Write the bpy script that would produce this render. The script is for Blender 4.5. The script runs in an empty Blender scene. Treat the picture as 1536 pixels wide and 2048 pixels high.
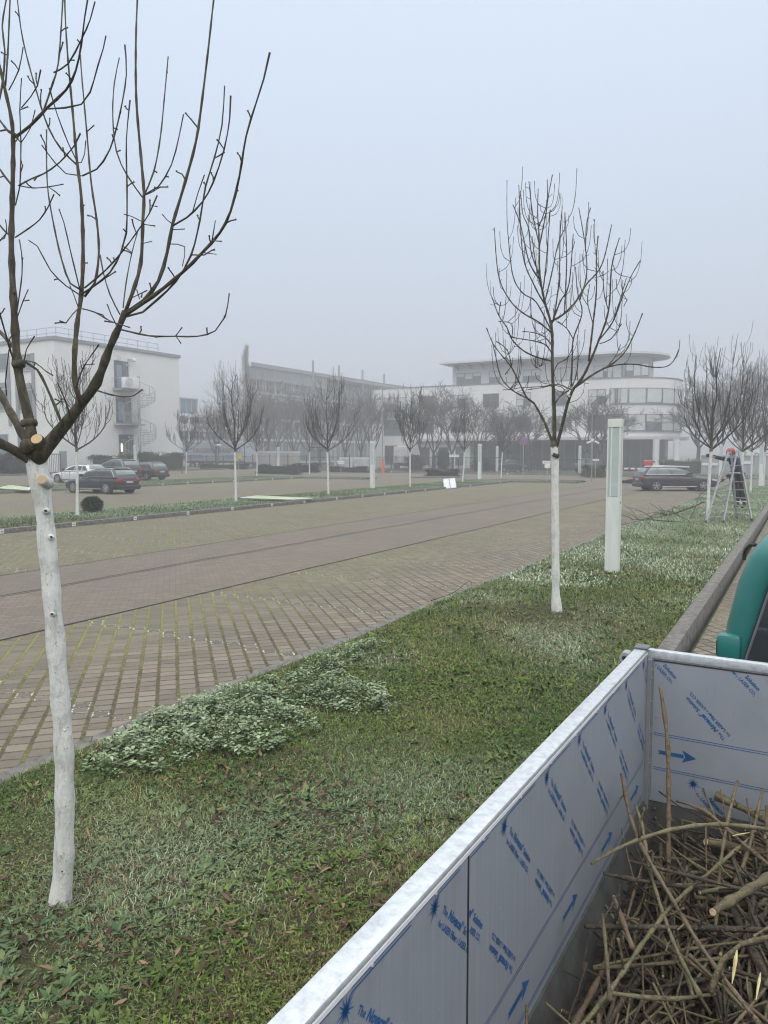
HAZE = 0.0040; SKY = 1.0; SUN = 0.5; EXPO = 0.70
import bpy, bmesh, math, random
import numpy as np
from mathutils import Vector, Matrix
R = math.radians
scene = bpy.context.scene
col = scene.collection

# ------------------------------------------------------------------ survey
# The camera stands in the truck bed at the origin, 2.4 m above the paving.  World axes follow the
# parking lot (Y along the rows of bays).  These helpers turn a sighting of the survey photo into metres.
F = 1500.0; CX = 768.0; CY = 1024.0; CAMZ = 2.4
YAW = R(29.3); PIT = math.atan(119/1500)
cy_, sy_ = math.cos(YAW), math.sin(YAW)
def ray(px, py):
    x = (px-CX)/F; y = -(py-CY)/F
    f = math.cos(PIT)+y*math.sin(PIT); u = -math.sin(PIT)+y*math.cos(PIT)
    return x*cy_-f*sy_, x*sy_+f*cy_, u, f
def G(px, py, z=0.0):
    r = ray(px, py); t = (z-CAMZ)/r[2]
    return Vector((r[0]*t, r[1]*t, z))
def D(px, py, d):
    r = ray(px, py); t = d/r[3]
    return Vector((r[0]*t, r[1]*t, CAMZ+r[2]*t))
def onX(px, py, X):
    r = ray(px, py); t = X/r[0]
    return r[1]*t, CAMZ+r[2]*t
def onY(px, py, Y):
    r = ray(px, py); t = Y/r[1]
    return r[0]*t, CAMZ+r[2]*t

# ------------------------------------------------------------------ objects
def link(name, me, parent=None, m=None):
    o = bpy.data.objects.new(name, me); col.objects.link(o)
    if parent: o.parent = parent
    if m is not None and me is not None and len(me.materials) == 0: me.materials.append(m)
    return o
def tag(o, label=None, cat=None, group=None, kind=None):
    if label: o['label'] = label
    if cat: o['category'] = cat
    if group: o['group'] = group
    if kind: o['kind'] = kind
    return o
def empty(name, loc, label=None, cat=None, group=None, rz=0.0):
    o = bpy.data.objects.new(name, None); col.objects.link(o)
    o.location = loc; o.rotation_euler = (0, 0, rz); o.empty_display_size = .2
    return tag(o, label, cat, group)
def copy_tree(o, parent=None):
    c = o.copy(); col.objects.link(c)
    if parent: c.parent = parent
    for ch in list(o.children): copy_tree(ch, c)
    return c

class MB:
    def __init__(s): s.v = []; s.f = []
    def add(s, vs, fs):
        b = len(s.v); s.v.extend(tuple(v) for v in vs); s.f.extend(tuple(i+b for i in f) for f in fs); return s
    def box(s, x0, x1, y0, y1, z0, z1):
        return s.add([(x0,y0,z0),(x1,y0,z0),(x1,y1,z0),(x0,y1,z0),(x0,y0,z1),(x1,y0,z1),(x1,y1,z1),(x0,y1,z1)],
            [(3,2,1,0),(4,5,6,7),(0,1,5,4),(1,2,6,5),(2,3,7,6),(3,0,4,7)])
    def cbox(s, x0, x1, y0, y1, z0, z1, c=.01):
        """box with chamfered edges"""
        bm = bmesh.new(); bmesh.ops.create_cube(bm, size=1)
        for v in bm.verts: v.co = Vector(((x0+x1)/2+v.co.x*(x1-x0), (y0+y1)/2+v.co.y*(y1-y0), (z0+z1)/2+v.co.z*(z1-z0)))
        bmesh.ops.bevel(bm, geom=list(bm.edges), offset=c, segments=2, affect='EDGES', profile=.5)
        return s.bm(bm)
    def bm(s, bm):
        bm.verts.ensure_lookup_table()
        for i, v in enumerate(bm.verts): v.index = i
        s.add([v.co[:] for v in bm.verts], [[v.index for v in f.verts] for f in bm.faces]); bm.free(); return s
    def quad(s, a, b, c, d): return s.add([a,b,c,d], [(0,1,2,3)])
    def beam(s, a, b, w, h=None, up=(0,0,1)):
        """rectangular bar between two points"""
        a = Vector(a); b = Vector(b); h = h or w; t = (b-a).normalized(); up = Vector(up)
        if abs(t.dot(up)) > .97: up = Vector((1,0,0))
        n = t.cross(up).normalized(); u = n.cross(t)
        n = n*w/2; u = u*h/2
        return s.add([a-n-u,a+n-u,a+n+u,a-n+u,b-n-u,b+n-u,b+n+u,b-n+u],
            [(0,1,2,3),(7,6,5,4),(1,0,4,5),(2,1,5,6),(3,2,6,7),(0,3,7,4)])
    def tube(s, pts, rad, n=6, cap=True):
        pts = [Vector(p) for p in pts]; k = len(pts)
        if not hasattr(rad, '__len__'): rad = [rad]*k
        t0 = (pts[1]-pts[0]).normalized()
        a = Vector((0,0,1)) if abs(t0.z) < .9 else Vector((1,0,0))
        nrm = t0.cross(a).normalized(); vs = []
        for i, p in enumerate(pts):
            t = (pts[min(i+1,k-1)]-pts[max(i-1,0)])
            t = t.normalized() if t.length > 1e-9 else t0
            nrm = (nrm-t*nrm.dot(t))
            nrm = nrm.normalized() if nrm.length > 1e-6 else t.orthogonal().normalized()
            bi = t.cross(nrm); r = rad[i]
            for j in range(n):
                an = 2*math.pi*j/n
                q = p+(nrm*math.cos(an)+bi*math.sin(an))*r
                vs.append((q.x,q.y,q.z))
        fs = []
        for i in range(k-1):
            for j in range(n):
                fs.append((i*n+j, i*n+(j+1)%n, (i+1)*n+(j+1)%n, (i+1)*n+j))
        if cap: fs.append(tuple(range(n-1,-1,-1))); fs.append(tuple((k-1)*n+j for j in range(n)))
        return s.add(vs, fs)
    def loft(s, loops, cap=True):
        n = len(loops[0]); vs = [p for l in loops for p in l]; fs = []
        for i in range(len(loops)-1):
            for j in range(n): fs.append((i*n+j, i*n+(j+1)%n, (i+1)*n+(j+1)%n, (i+1)*n+j))
        if cap: fs.append(tuple(range(n-1,-1,-1))); fs.append(tuple((len(loops)-1)*n+j for j in range(n)))
        return s.add(vs, fs)
    def disc(s, c, axis, r, h, n=16, r2=None):
        c = Vector(c); ax = Vector(axis).normalized()
        return s.tube([c-ax*h/2, c+ax*h/2], [r, r2 if r2 is not None else r], n)
    def ball(s, c, r, seg=10, ring=6, sc=(1,1,1), jit=0, rng=None):
        bm = bmesh.new(); bmesh.ops.create_uvsphere(bm, u_segments=seg, v_segments=ring, radius=r)
        for v in bm.verts:
            k = 1+(rng.uniform(-jit, jit) if jit else 0)
            v.co = Vector((c[0]+v.co.x*sc[0]*k, c[1]+v.co.y*sc[1]*k, c[2]+v.co.z*sc[2]*k))
        return s.bm(bm)
    def build(s, name, m, parent=None, smooth=False, loc=None, fix=True):
        me = bpy.data.meshes.new(name); me.from_pydata(s.v, [], s.f)
        if fix:
            bm = bmesh.new(); bm.from_mesh(me); bmesh.ops.recalc_face_normals(bm, faces=bm.faces); bm.to_mesh(me); bm.free()
        if smooth:
            me.polygons.foreach_set('use_smooth', [True]*len(me.polygons))
            if smooth != True: me.set_sharp_from_angle(angle=R(smooth))
        me.update()
        o = link(name, me, parent, m)
        if loc is not None: o.location = loc
        return o

def spline(pts, step):
    """Catmull-Rom resample of [(Vector, radius)]"""
    P = [Vector(p) for p, r in pts]; Rr = [r for p, r in pts]; out = []; ro = []
    n = len(P)
    for i in range(n-1):
        p0 = P[max(i-1,0)]; p1 = P[i]; p2 = P[i+1]; p3 = P[min(i+2,n-1)]
        k = max(1, int((p2-p1).length/step))
        for j in range(k):
            t = j/k; t2 = t*t; t3 = t2*t
            out.append(.5*((2*p1)+(p2-p0)*t+(2*p0-5*p1+4*p2-p3)*t2+(3*p1-p0-3*p2+p3)*t3)); ro.append(Rr[i]*(1-t)+Rr[i+1]*t)
    out.append(P[-1]); ro.append(Rr[-1])
    return out, ro

# ------------------------------------------------------------------ text
_tc = {}
def text_polys(s, size, bold=0.0, shear=0.0, align='LEFT'):
    k = (s, size, bold, shear, align)
    if k in _tc: return _tc[k]
    cu = bpy.data.curves.new('lettering', 'FONT'); cu.body = s; cu.size = size; cu.offset = bold; cu.shear = shear
    cu.align_x = align; cu.resolution_u = 2; cu.fill_mode = 'FRONT'
    o = bpy.data.objects.new('lettering', cu); col.objects.link(o)
    dg = bpy.context.evaluated_depsgraph_get(); dg.update()
    me = bpy.data.meshes.new_from_object(o.evaluated_get(dg))
    r = ([(v.co.x, v.co.y) for v in me.vertices], [tuple(p.vertices) for p in me.polygons])
    bpy.data.objects.remove(o); bpy.data.curves.remove(cu); bpy.data.meshes.remove(me)
    _tc[k] = r; return r

# ------------------------------------------------------------------ materials
class NT:
    def __init__(s, name):
        s.m = bpy.data.materials.new(name); s.m.use_nodes = True; s.t = s.m.node_tree; s.n = s.t.nodes; s.l = s.t.links
        s.b = s.n['Principled BSDF']
    def node(s, kind, **kw):
        n = s.n.new(kind)
        for k, v in kw.items(): setattr(n, k, v)
        return n
    def put(s, sock, v):
        if isinstance(v, bpy.types.NodeSocket): s.l.new(v, sock)
        elif v is not None:
            if isinstance(v, (tuple, list)) and len(v) == 3 and sock.type == 'RGBA': v = (*v, 1)
            sock.default_value = v
    def math(s, op, a, b=None, c=None, clamp=False):
        n = s.node('ShaderNodeMath', operation=op, use_clamp=clamp)
        s.put(n.inputs[0], a); s.put(n.inputs[1], b); s.put(n.inputs[2], c)
        return n.outputs[0]
    def mix(s, f, a, b, blend='MIX'):
        n = s.node('ShaderNodeMix', data_type='RGBA', blend_type=blend)
        s.put(n.inputs[0], f); s.put(n.inputs[6], a); s.put(n.inputs[7], b)
        return n.outputs[2]
    def pos(s):
        g = s.node('ShaderNodeNewGeometry'); x = s.node('ShaderNodeSeparateXYZ'); s.l.new(g.outputs['Position'], x.inputs[0])
        return g.outputs['Position'], x.outputs[0], x.outputs[1], x.outputs[2]
    def obj(s): return s.node('ShaderNodeTexCoord').outputs['Object']
    def noise(s, vec, scale, detail=4, rough=.55, out='Fac', dist=0):
        n = s.node('ShaderNodeTexNoise'); s.put(n.inputs['Vector'], vec); n.inputs['Scale'].default_value = scale
        n.inputs['Detail'].default_value = detail; n.inputs['Roughness'].default_value = rough; n.inputs['Distortion'].default_value = dist
        return n.outputs[out]
    def white(s, vec=None, w=None):
        n = s.node('ShaderNodeTexWhiteNoise', noise_dimensions='3D' if vec is not None else '1D')
        if vec is not None: s.put(n.inputs['Vector'], vec)
        else: s.put(n.inputs['W'], w)
        return n.outputs['Value']
    def scale(s, vec, v):
        n = s.node('ShaderNodeVectorMath', operation='MULTIPLY'); s.put(n.inputs[0], vec); n.inputs[1].default_value = v
        return n.outputs[0]
    def xyz(s, x, y, z=0.0):
        n = s.node('ShaderNodeCombineXYZ'); s.put(n.inputs[0], x); s.put(n.inputs[1], y); s.put(n.inputs[2], z); return n.outputs[0]
    def step(s, v, lo, hi):
        n = s.node('ShaderNodeMapRange', interpolation_type='SMOOTHSTEP'); s.put(n.inputs[0], v)
        n.inputs[1].default_value = lo; n.inputs[2].default_value = hi; return n.outputs[0]
    def ramp(s, f, stops):
        n = s.node('ShaderNodeValToRGB'); s.put(n.inputs[0], f); e = n.color_ramp.elements
        while len(e) < len(stops): e.new(.5)
        for k, (p, c) in zip(e, stops): k.position = p; k.color = (*c, 1)
        return n.outputs[0]
    def bump(s, h, strength=.3, dist=.01):
        n = s.node('ShaderNodeBump'); s.put(n.inputs['Height'], h); n.inputs['Strength'].default_value = strength; n.inputs['Distance'].default_value = dist
        s.l.new(n.outputs[0], s.b.inputs['Normal'])
    def out(s, base=None, rough=None, metal=None, spec=None):
        s.put(s.b.inputs['Base Color'], base); s.put(s.b.inputs['Roughness'], rough); s.put(s.b.inputs['Metallic'], metal)
        s.put(s.b.inputs['Specular IOR Level'], spec)
        return s.m

def plain(name, c, rough=.6, metal=0, vary=.15, scale=6, bump=0, spec=None, c2=None, detail=4, stretch=None):
    """colour with uneven patches (procedural noise in object space)"""
    t = NT(name); v = t.obj()
    if stretch: v = t.scale(v, stretch)
    n = t.noise(v, scale, detail)
    lo = tuple(x*(1-vary) for x in c); hi = c2 or tuple(min(1, x*(1+vary)) for x in c)
    base = t.ramp(n, [(.32, lo), (.68, hi)])
    if bump: t.bump(t.noise(v, scale*6, 3), bump, .01)
    rr = t.math('MULTIPLY_ADD', n, .2, rough-.1)
    return t.out(base, rr, metal, spec)

M = {}
M['white_wall'] = plain('white render wall', (.74,.74,.73), .85, vary=.05, scale=.35, bump=.15, stretch=(1,1,.3))
M['grey_wall'] = plain('pale grey wall', (.60,.61,.63), .85, vary=.06, scale=.4, bump=.1, stretch=(1,1,.3))
M['grey_trim'] = plain('grey metal trim', (.27,.28,.30), .5, .3, vary=.1, scale=3)
M['galv'] = plain('galvanised steel', (.40,.42,.44), .5, .55, vary=.18, scale=5)
M['frame'] = plain('dark window frame', (.13,.14,.16), .5, vary=.1)
M['pale_frame'] = plain('pale window frame', (.50,.51,.53), .5, vary=.08)
def glass(name, c, rough=.12):
    t = NT(name); n = t.noise(t.obj(), .9, 3)
    return t.out(t.ramp(n, [(.35, tuple(x*.65 for x in c)), (.65, c)]), rough, 0, .8)
M['glass'] = glass('window glass', (.07,.085,.10))
M['glass_mid'] = glass('hazy window glass', (.16,.19,.22))
M['blind'] = plain('window blind', (.55,.58,.58), .8, vary=.08, scale=2)
M['glass_blue'] = glass('sky blue window glass', (.22,.30,.40))
M['car_glass'] = glass('car glass', (.035,.045,.05), .06)
M['car_glass_pale'] = glass('pale car glass', (.20,.27,.27), .08)
def paint(name, c, rough=.22):
    t = NT(name); n = t.noise(t.obj(), 3, 4)
    t.b.inputs['Coat Weight'].default_value = .6; t.b.inputs['Coat Roughness'].default_value = .08
    return t.out(t.ramp(n, [(.3, tuple(x*.85 for x in c)), (.7, c)]), t.math('MULTIPLY_ADD', n, .25, rough), 0)
M['black_paint'] = paint('black car paint', (.018,.016,.017))
M['grey_paint'] = paint('anthracite car paint', (.030,.031,.036))
M['white_paint'] = paint('white car paint', (.72,.73,.75))
M['teal_paint'] = paint('teal cab paint', (.008,.165,.15), .3)
M['red_paint'] = paint('red paint', (.45,.03,.025), .35)
M['yellow'] = plain('yellow paint', (.55,.38,.03), .5)
M['tail'] = plain('red lamp lens', (.38,.012,.012), .2, vary=.2, scale=20)
M['lamp_lens'] = plain('clear lamp lens', (.65,.68,.70), .1, vary=.1, scale=20)
M['tyre'] = plain('tyre rubber', (.022,.022,.023), .85, vary=.2, scale=15)
M['rim'] = plain('alloy rim', (.42,.43,.45), .35, .7, vary=.1)
M['black'] = plain('black plastic', (.022,.022,.024), .55, vary=.2, scale=15)
M['chrome'] = plain('bright trim', (.70,.71,.72), .2, .9, vary=.05)
M['plate'] = plain('number plate white', (.70,.71,.72), .5, vary=.05)
M['ink_dark'] = plain('dark lettering', (.04,.045,.06), .6)
M['eu_blue'] = plain('plate blue band', (.02,.06,.35), .5)
M['ply_white'] = plain('white sign board', (.74,.75,.76), .6, vary=.05)
M['alu'] = plain('ladder aluminium', (.34,.35,.36), .5, .5, vary=.2, scale=8)
M['liner_blue'] = plain('blue film print', (.02,.10,.27), .5, vary=.2, scale=12)
M['skin'] = plain('skin', (.45,.27,.19), .6, vary=.1)
M['navy'] = plain('navy work jacket', (.018,.032,.075), .9, vary=.3, scale=14, bump=.4)
M['blackcloth'] = plain('black work trousers', (.014,.014,.016), .9, vary=.3, scale=14, bump=.4)
M['helmet'] = plain('red orange helmet', (.40,.05,.04), .4, vary=.15)
M['orange'] = plain('orange plastic', (.75,.13,.03), .5)
M['glove'] = plain('dark glove', (.03,.03,.032), .85)
M['hivis'] = plain('pale reflective strip', (.62,.66,.50), .5)
M['bark_far'] = plain('distant bark', (.075,.066,.056), .95, vary=.3, scale=4)
M['bark_red'] = plain('reddish distant twigs', (.105,.075,.062), .95, vary=.3, scale=4)
M['twig'] = plain('winter twig bark', (.042,.034,.026), .85, vary=.35, scale=9, bump=.4)
M['cutwood'] = plain('fresh cut wood', (.52,.37,.20), .8, vary=.18, scale=40, c2=(.66,.52,.33), bump=.2)
M['stake'] = plain('wooden stake', (.20,.15,.10), .9, vary=.3, scale=8)
M['mint_board'] = plain('pale yellow green board', (.42,.48,.29), .7, vary=.12, scale=2)
M['conc'] = plain('concrete', (.23,.22,.20), .9, vary=.25, scale=5, bump=.4)

def bark_material():
    t = NT('grey brown bark'); v = t.obj()
    n = t.noise(t.scale(v, (1,1,.35)), 28, 6, .65); n2 = t.noise(v, 7, 4); sp = t.noise(v, 60, 2)
    c = t.ramp(n, [(.28, (.018,.015,.011)), (.5, (.062,.053,.034)), (.74, (.14,.124,.085))])
    c = t.mix(t.math('MULTIPLY', t.step(n2, .5, .7), .6), c, (.05,.05,.027))
    c = t.mix(t.math('MULTIPLY', t.step(sp, .62, .7), .6), c, (.022,.02,.015))
    t.bump(n, .7, .012)
    return t.out(c, .9)
M['bark'] = bark_material()
def whitewash_material(zt):
    t = NT('whitewashed bark'); v, x, y, z = t.pos()
    n = t.noise(t.scale(v, (1,1,.22)), 34, 6, .7); n2 = t.noise(v, 9, 5, .6); n3 = t.noise(t.scale(v, (1,1,.5)), 75, 3, .6)
    w = t.ramp(n, [(.28, (.40,.405,.39)), (.46, (.68,.69,.67)), (.72, (.77,.77,.74))])
    w = t.mix(t.math('MULTIPLY', t.step(n2, .52, .68), .55), w, (.43,.42,.38))
    w = t.mix(t.math('MULTIPLY', t.step(n3, .62, .71), .7), w, (.21,.17,.12))
    bk = t.ramp(n, [(.25, (.03,.024,.016)), (.5, (.09,.073,.045)), (.8, (.17,.15,.10))])
    edge = t.math('ADD', z, t.math('MULTIPLY', t.math('SUBTRACT', t.noise(v, 14, 4), .5), .10))
    t.bump(t.math('ADD', n, t.math('ADD', t.math('MULTIPLY', n2, .8), t.math('MULTIPLY', n3, .4))), .85, .014)
    return t.out(t.mix(t.step(edge, zt-.01, zt+.015), w, bk), .9)
M['wash_near'] = whitewash_material(2.36)
M['wash'] = whitewash_material(2.42)
def liner_material():
    t = NT('film covered grey panel'); v = t.obj()
    n = t.noise(t.scale(v, (1,30,1)), 2.2, 4); n2 = t.noise(v, 5, 5); n3 = t.noise(t.scale(v, (14,14,1.2)), 9, 3)
    c = t.ramp(n, [(.3, (.30,.33,.38)), (.7, (.355,.385,.43))])
    c = t.mix(t.math('MULTIPLY', t.step(n2, .5, .75), .35), c, (.25,.265,.29))
    c = t.mix(t.math('MULTIPLY', t.step(n3, .66, .78), .5), c, (.12,.115,.11))
    c = t.mix(t.math('MULTIPLY', t.step(t.noise(v, 120, 1), .745, .77), .7), c, (.55,.56,.57))
    t.bump(n2, .12, .01)
    return t.out(c, .38, .15)
M['liner'] = liner_material()
def rail_material():
    t = NT('galvanised spangle rail'); v = t.obj()
    n = t.noise(v, 38, 5, .7); n2 = t.noise(v, 6, 4)
    c = t.ramp(n, [(.3, (.43,.47,.50)), (.5, (.58,.62,.65)), (.75, (.72,.75,.77))])
    c = t.mix(t.math('MULTIPLY', t.step(n2, .55, .75), .4), c, (.40,.43,.46))
    t.bump(n, .15, .004)
    return t.out(c, .45, .35)
M['rail'] = rail_material()
M['bed_steel'] = plain('dirty bed steel', (.085,.088,.085), .6, .3, vary=.35, scale=7, bump=.2)
def lamp_material():
    t = NT('pale lamp post coat'); v = t.obj()
    n = t.noise(t.scale(v, (1,1,.15)), 9, 5); n2 = t.noise(v, 40, 3)
    c = t.ramp(n, [(.3, (.62,.66,.62)), (.7, (.74,.77,.74))])
    c = t.mix(t.math('MULTIPLY', t.step(n2, .6, .75), .35), c, (.43,.47,.40))
    t.bump(n2, .1, .004)
    return t.out(c, .6)
M['lamp_post'] = lamp_material()
M['lamp_glass'] = plain('greenish frosted glass', (.45,.53,.52), .25, vary=.12, scale=2)
M['corr'] = plain('corrugated grey cladding', (.36,.37,.38), .6, .2, vary=.1, scale=2)
M['fence'] = plain('grey green fence steel', (.06,.066,.075), .6, .2, vary=.1)
M['trailer'] = plain('trailer curtain', (.36,.40,.45), .6, vary=.06, scale=.8)
M['trailer_ink'] = plain('trailer lettering blue', (.008,.014,.06), .6)
M['trailer_stripe'] = plain('trailer stripe blue', (.05,.16,.38), .6)

# ------------------------------------------------------------------ ground materials
def kerb_material():
    t = NT('kerb stone'); v, x, y, z = t.pos()
    n = t.noise(v, 9, 6, .65); n2 = t.noise(v, 60, 3)
    c = t.ramp(n, [(.32, (.085,.082,.072)), (.52, (.19,.18,.165)), (.70, (.28,.27,.245))])
    c = t.mix(t.math('MULTIPLY', n2, .5), c, (.10,.10,.09))
    fr = t.math('FRACT', t.math('ADD', y, x))
    j = t.math('LESS_THAN', fr, .018)
    c = t.mix(t.math('MULTIPLY', j, .75), c, (.04,.04,.035))
    t.bump(t.math('ADD', n2, n), .8, .015)
    return t.out(c, .9)
M['kerb'] = kerb_material()
def paver_material(name, shift=0.0):
    t = NT(name); v, x, y, z = t.pos()
    wob = t.math('MULTIPLY', t.math('SUBTRACT', t.noise(v, 14, 3), .5), .022)
    a = t.math('ADD', t.math('MULTIPLY', t.math('ADD', x, y), .70711), wob)
    b = t.math('ADD', t.math('MULTIPLY', t.math('SUBTRACT', y, x), .70711), wob)
    ua = t.math('DIVIDE', a, .196); ra = t.math('FLOOR', ua)
    b = t.math('ADD', b, t.math('MULTIPLY', t.white(w=ra), .05))
    ub = t.math('DIVIDE', b, .162); rb = t.math('FLOOR', ub)
    ea = t.math('MULTIPLY', t.math('SUBTRACT', .5, t.math('ABSOLUTE', t.math('SUBTRACT', t.math('FRACT', ua), .5))), .196)
    eb = t.math('MULTIPLY', t.math('SUBTRACT', .5, t.math('ABSOLUTE', t.math('SUBTRACT', t.math('FRACT', ub), .5))), .162)
    rough_n = t.noise(v, 55, 3)
    ea2 = t.math('ADD', ea, t.math('MULTIPLY', t.math('SUBTRACT', rough_n, .5), .030))
    eb2 = t.math('ADD', eb, t.math('MULTIPLY', t.math('SUBTRACT', rough_n, .5), .014))
    ja = t.math('SUBTRACT', 1.0, t.step(ea2, .011, .022)); jb = t.math('SUBTRACT', 1.0, t.step(eb2, .008, .015))
    joint = t.math('MAXIMUM', ja, jb)
    cell = t.xyz(ra, rb, 1.0); w = t.white(cell)
    big = t.noise(v, .55, 4)
    cold = t.mix(w, (.128,.109,.090), (.225,.187,.152))
    cdark = t.mix(w, (.100,.087,.072), (.155,.134,.109))
    near = t.step(t.math('ADD', x, t.math('MULTIPLY', big, 2.2)), -7.6, -4.6)
    pc = t.mix(near, cdark, cold)
    grain = t.noise(v, 160, 2)
    pc = t.mix(t.math('MULTIPLY', t.step(grain, .35, .75), .35), pc, (.27,.24,.20))
    pc = t.mix(t.math('MULTIPLY', t.step(t.noise(v, 4, 5, .7), .5, .7), .35), pc, (.075,.070,.058))
    moss = t.math('ADD', t.math('MULTIPLY', t.noise(v, 26, 4, .75), .7), t.math('MULTIPLY', t.noise(v, 5, 3), .32))
    mossamt = t.math('ADD', t.math('SUBTRACT', 1.05, t.math('MULTIPLY', near, .28)), t.math('MULTIPLY', t.math('SUBTRACT', big, .5), .8))
    mc = t.ramp(t.math('MULTIPLY', moss, mossamt), [(.31, (.040,.034,.022)), (.41, (.095,.090,.030)), (.56, (.20,.20,.055))])
    # moss film creeping over the stones in patches
    film = t.math('MULTIPLY', t.step(t.noise(v, 2.2, 5, .7), .54, .72), .16)
    pc = t.mix(film, pc, (.130,.120,.072))
    # worn paint left on the edges of the stones of each bay line
    cyc = t.math('MULTIPLY', t.math('ADD', t.math('MULTIPLY', t.math('ADD', ra, .5), .196), t.math('MULTIPLY', t.math('ADD', rb, .5), .162)), .70711)
    bay = t.math('MULTIPLY', t.math('SUBTRACT', .5, t.math('ABSOLUTE', t.math('SUBTRACT', t.math('FRACT', t.math('DIVIDE', t.math('ADD', cyc, .35+shift), 2.5)), .5))), 2.5)
    online = t.math('LESS_THAN', bay, .068)
    ed = t.math('MINIMUM', t.math('SUBTRACT', ea, .017), eb)
    ring = t.math('MULTIPLY', t.math('LESS_THAN', ed, .019), t.math('GREATER_THAN', t.noise(v, 26, 3), .51))
    pm = t.math('MULTIPLY', online, ring)
    pc = t.mix(t.math('MULTIPLY', online, .35), pc, (.07,.066,.06))
    pc = t.mix(t.math('MULTIPLY', pm, .85), pc, (.55,.55,.52))
    c = t.mix(joint, pc, mc)
    h = t.math('ADD', t.math('MULTIPLY', t.math('SUBTRACT', 1.0, joint), 1.0), t.math('MULTIPLY', grain, .15))
    t.bump(h, .8, .012)
    return t.out(c, .9)
M['paver'] = paver_material('bay pavers with mossy joints')
def brick_material():
    t = NT('brown grey brick road'); v, x, y, z = t.pos()
    a = t.math('MULTIPLY', t.math('ADD', x, y), .70711); b = t.math('MULTIPLY', t.math('SUBTRACT', y, x), .70711)
    n = t.node('ShaderNodeTexBrick'); t.put(n.inputs['Vector'], t.xyz(a, b)); n.inputs['Scale'].default_value = 1
    n.inputs['Brick Width'].default_value = .21; n.inputs['Row Height'].default_value = .105; n.inputs['Mortar Size'].default_value = .006
    n.inputs['Mortar Smooth'].default_value = .4; n.inputs['Bias'].default_value = 0
    n.inputs['Color1'].default_value = (.132,.109,.083,1); n.inputs['Color2'].default_value = (.190,.154,.114,1); n.inputs['Mortar'].default_value = (.062,.056,.048,1)
    big = t.noise(v, .35, 5); fine = t.noise(v, 90, 3)
    c = t.mix(t.math('MULTIPLY', t.step(big, .4, .65), .5), n.outputs[0], (.115,.098,.088))
    c = t.mix(t.math('MULTIPLY', fine, .35), c, (.19,.17,.145))
    lic = t.math('MULTIPLY', t.step(t.noise(t.scale(v, (3,1,1)), 9, 4, .8), .62, .72), .6)
    c = t.mix(lic, c, (.27,.255,.20))
    t.bump(t.math('SUBTRACT', t.math('MULTIPLY', fine, .4), n.outputs[1]), .5, .008)
    return t.out(c, .88)
M['brick'] = brick_material()
def soil_material():
    t = NT('turf soil'); v, x, y, z = t.pos()
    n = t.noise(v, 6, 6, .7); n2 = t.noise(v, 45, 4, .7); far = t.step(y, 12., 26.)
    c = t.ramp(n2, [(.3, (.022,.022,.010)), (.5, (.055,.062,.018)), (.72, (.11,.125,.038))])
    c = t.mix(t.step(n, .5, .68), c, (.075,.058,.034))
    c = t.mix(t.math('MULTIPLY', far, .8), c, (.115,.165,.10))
    t.bump(n2, .8, .02)
    return t.out(c, .95)
M['soil'] = soil_material()
M['asphalt'] = plain('damp asphalt', (.085,.083,.082), .9, vary=.2, scale=.6, bump=.2)
M['verge'] = plain('frosty verge', (.105,.13,.075), .95, vary=.35, scale=1.2, bump=.4, c2=(.15,.18,.12))
M['dark_line'] = plain('dark seam', (.035,.033,.032), .9, vary=.3)
def attr_mat(name, rough=.8, trans=.0):
    t = NT(name); a = t.node('ShaderNodeAttribute', attribute_name='col')
    return t.out(a.outputs['Color'], rough, 0, .25)
M['leafy'] = attr_mat('grass and leaf tints')

# ------------------------------------------------------------------ setting
def sheet(name, x0, x1, y0, y1, z, m, xs=None, zf=None, ny=1):
    mb = MB(); xs = xs or [x0, x1]
    ys = [y0+(y1-y0)*i/ny for i in range(ny+1)]
    vs = [(x, y, (zf(x, y) if zf else 0)+z) for y in ys for x in xs]; n = len(xs)
    fs = [(j*n+i, j*n+i+1, (j+1)*n+i+1, (j+1)*n+i) for j in range(ny) for i in range(n-1)]
    mb.add(vs, fs); o = mb.build(name, m, fix=False); tag(o, kind='structure'); return o
def rise(x, y=0): return .3*max(0, min(1, (-48-x)/8.0))
XS = [-62.5, -58, -56, -54, -52, -50, -48, -40, -20, -5.15]
sheet('ground', -700, 500, -200, 900, -.30, M['verge'])
sheet('lot_paving', -62.5, -5.15, -14, 77.4, 0, M['paver'], XS, rise)
for n, (a, b) in enumerate([(-13.6, -8.9), (-34.2, -29.4), (-57.5, -52.5)]):
    xs = [a, (a+b)/2, b] if b > -50 else [a, -56, -54, b]
    sheet('lot_road', a, b, -14, 77.4, .004, M['brick'], xs, rise)
sheet('lot_road', -29.4, -15, 61.5, 77.4, .004, M['brick'])
sheet('lot_road', -52.5, -34.2, 61.5, 77.4, .004, M['brick'], [-52.5, -50, -48, -34.2], rise)
sheet('lot_road', -15, 24, 60, 77.4, .004, M['brick'])
sheet('lot_road', -8.9, -5.15, 46, 60, .004, M['brick'])
sheet('street', -140, 60, 84, 102, -.02, M['asphalt'])
sheet('verge', -120, 60, 77.55, 84, .08, M['verge'])
sheet('side_paving', -1.15, 9, -14, 66, -.11, M['paver'])
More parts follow.
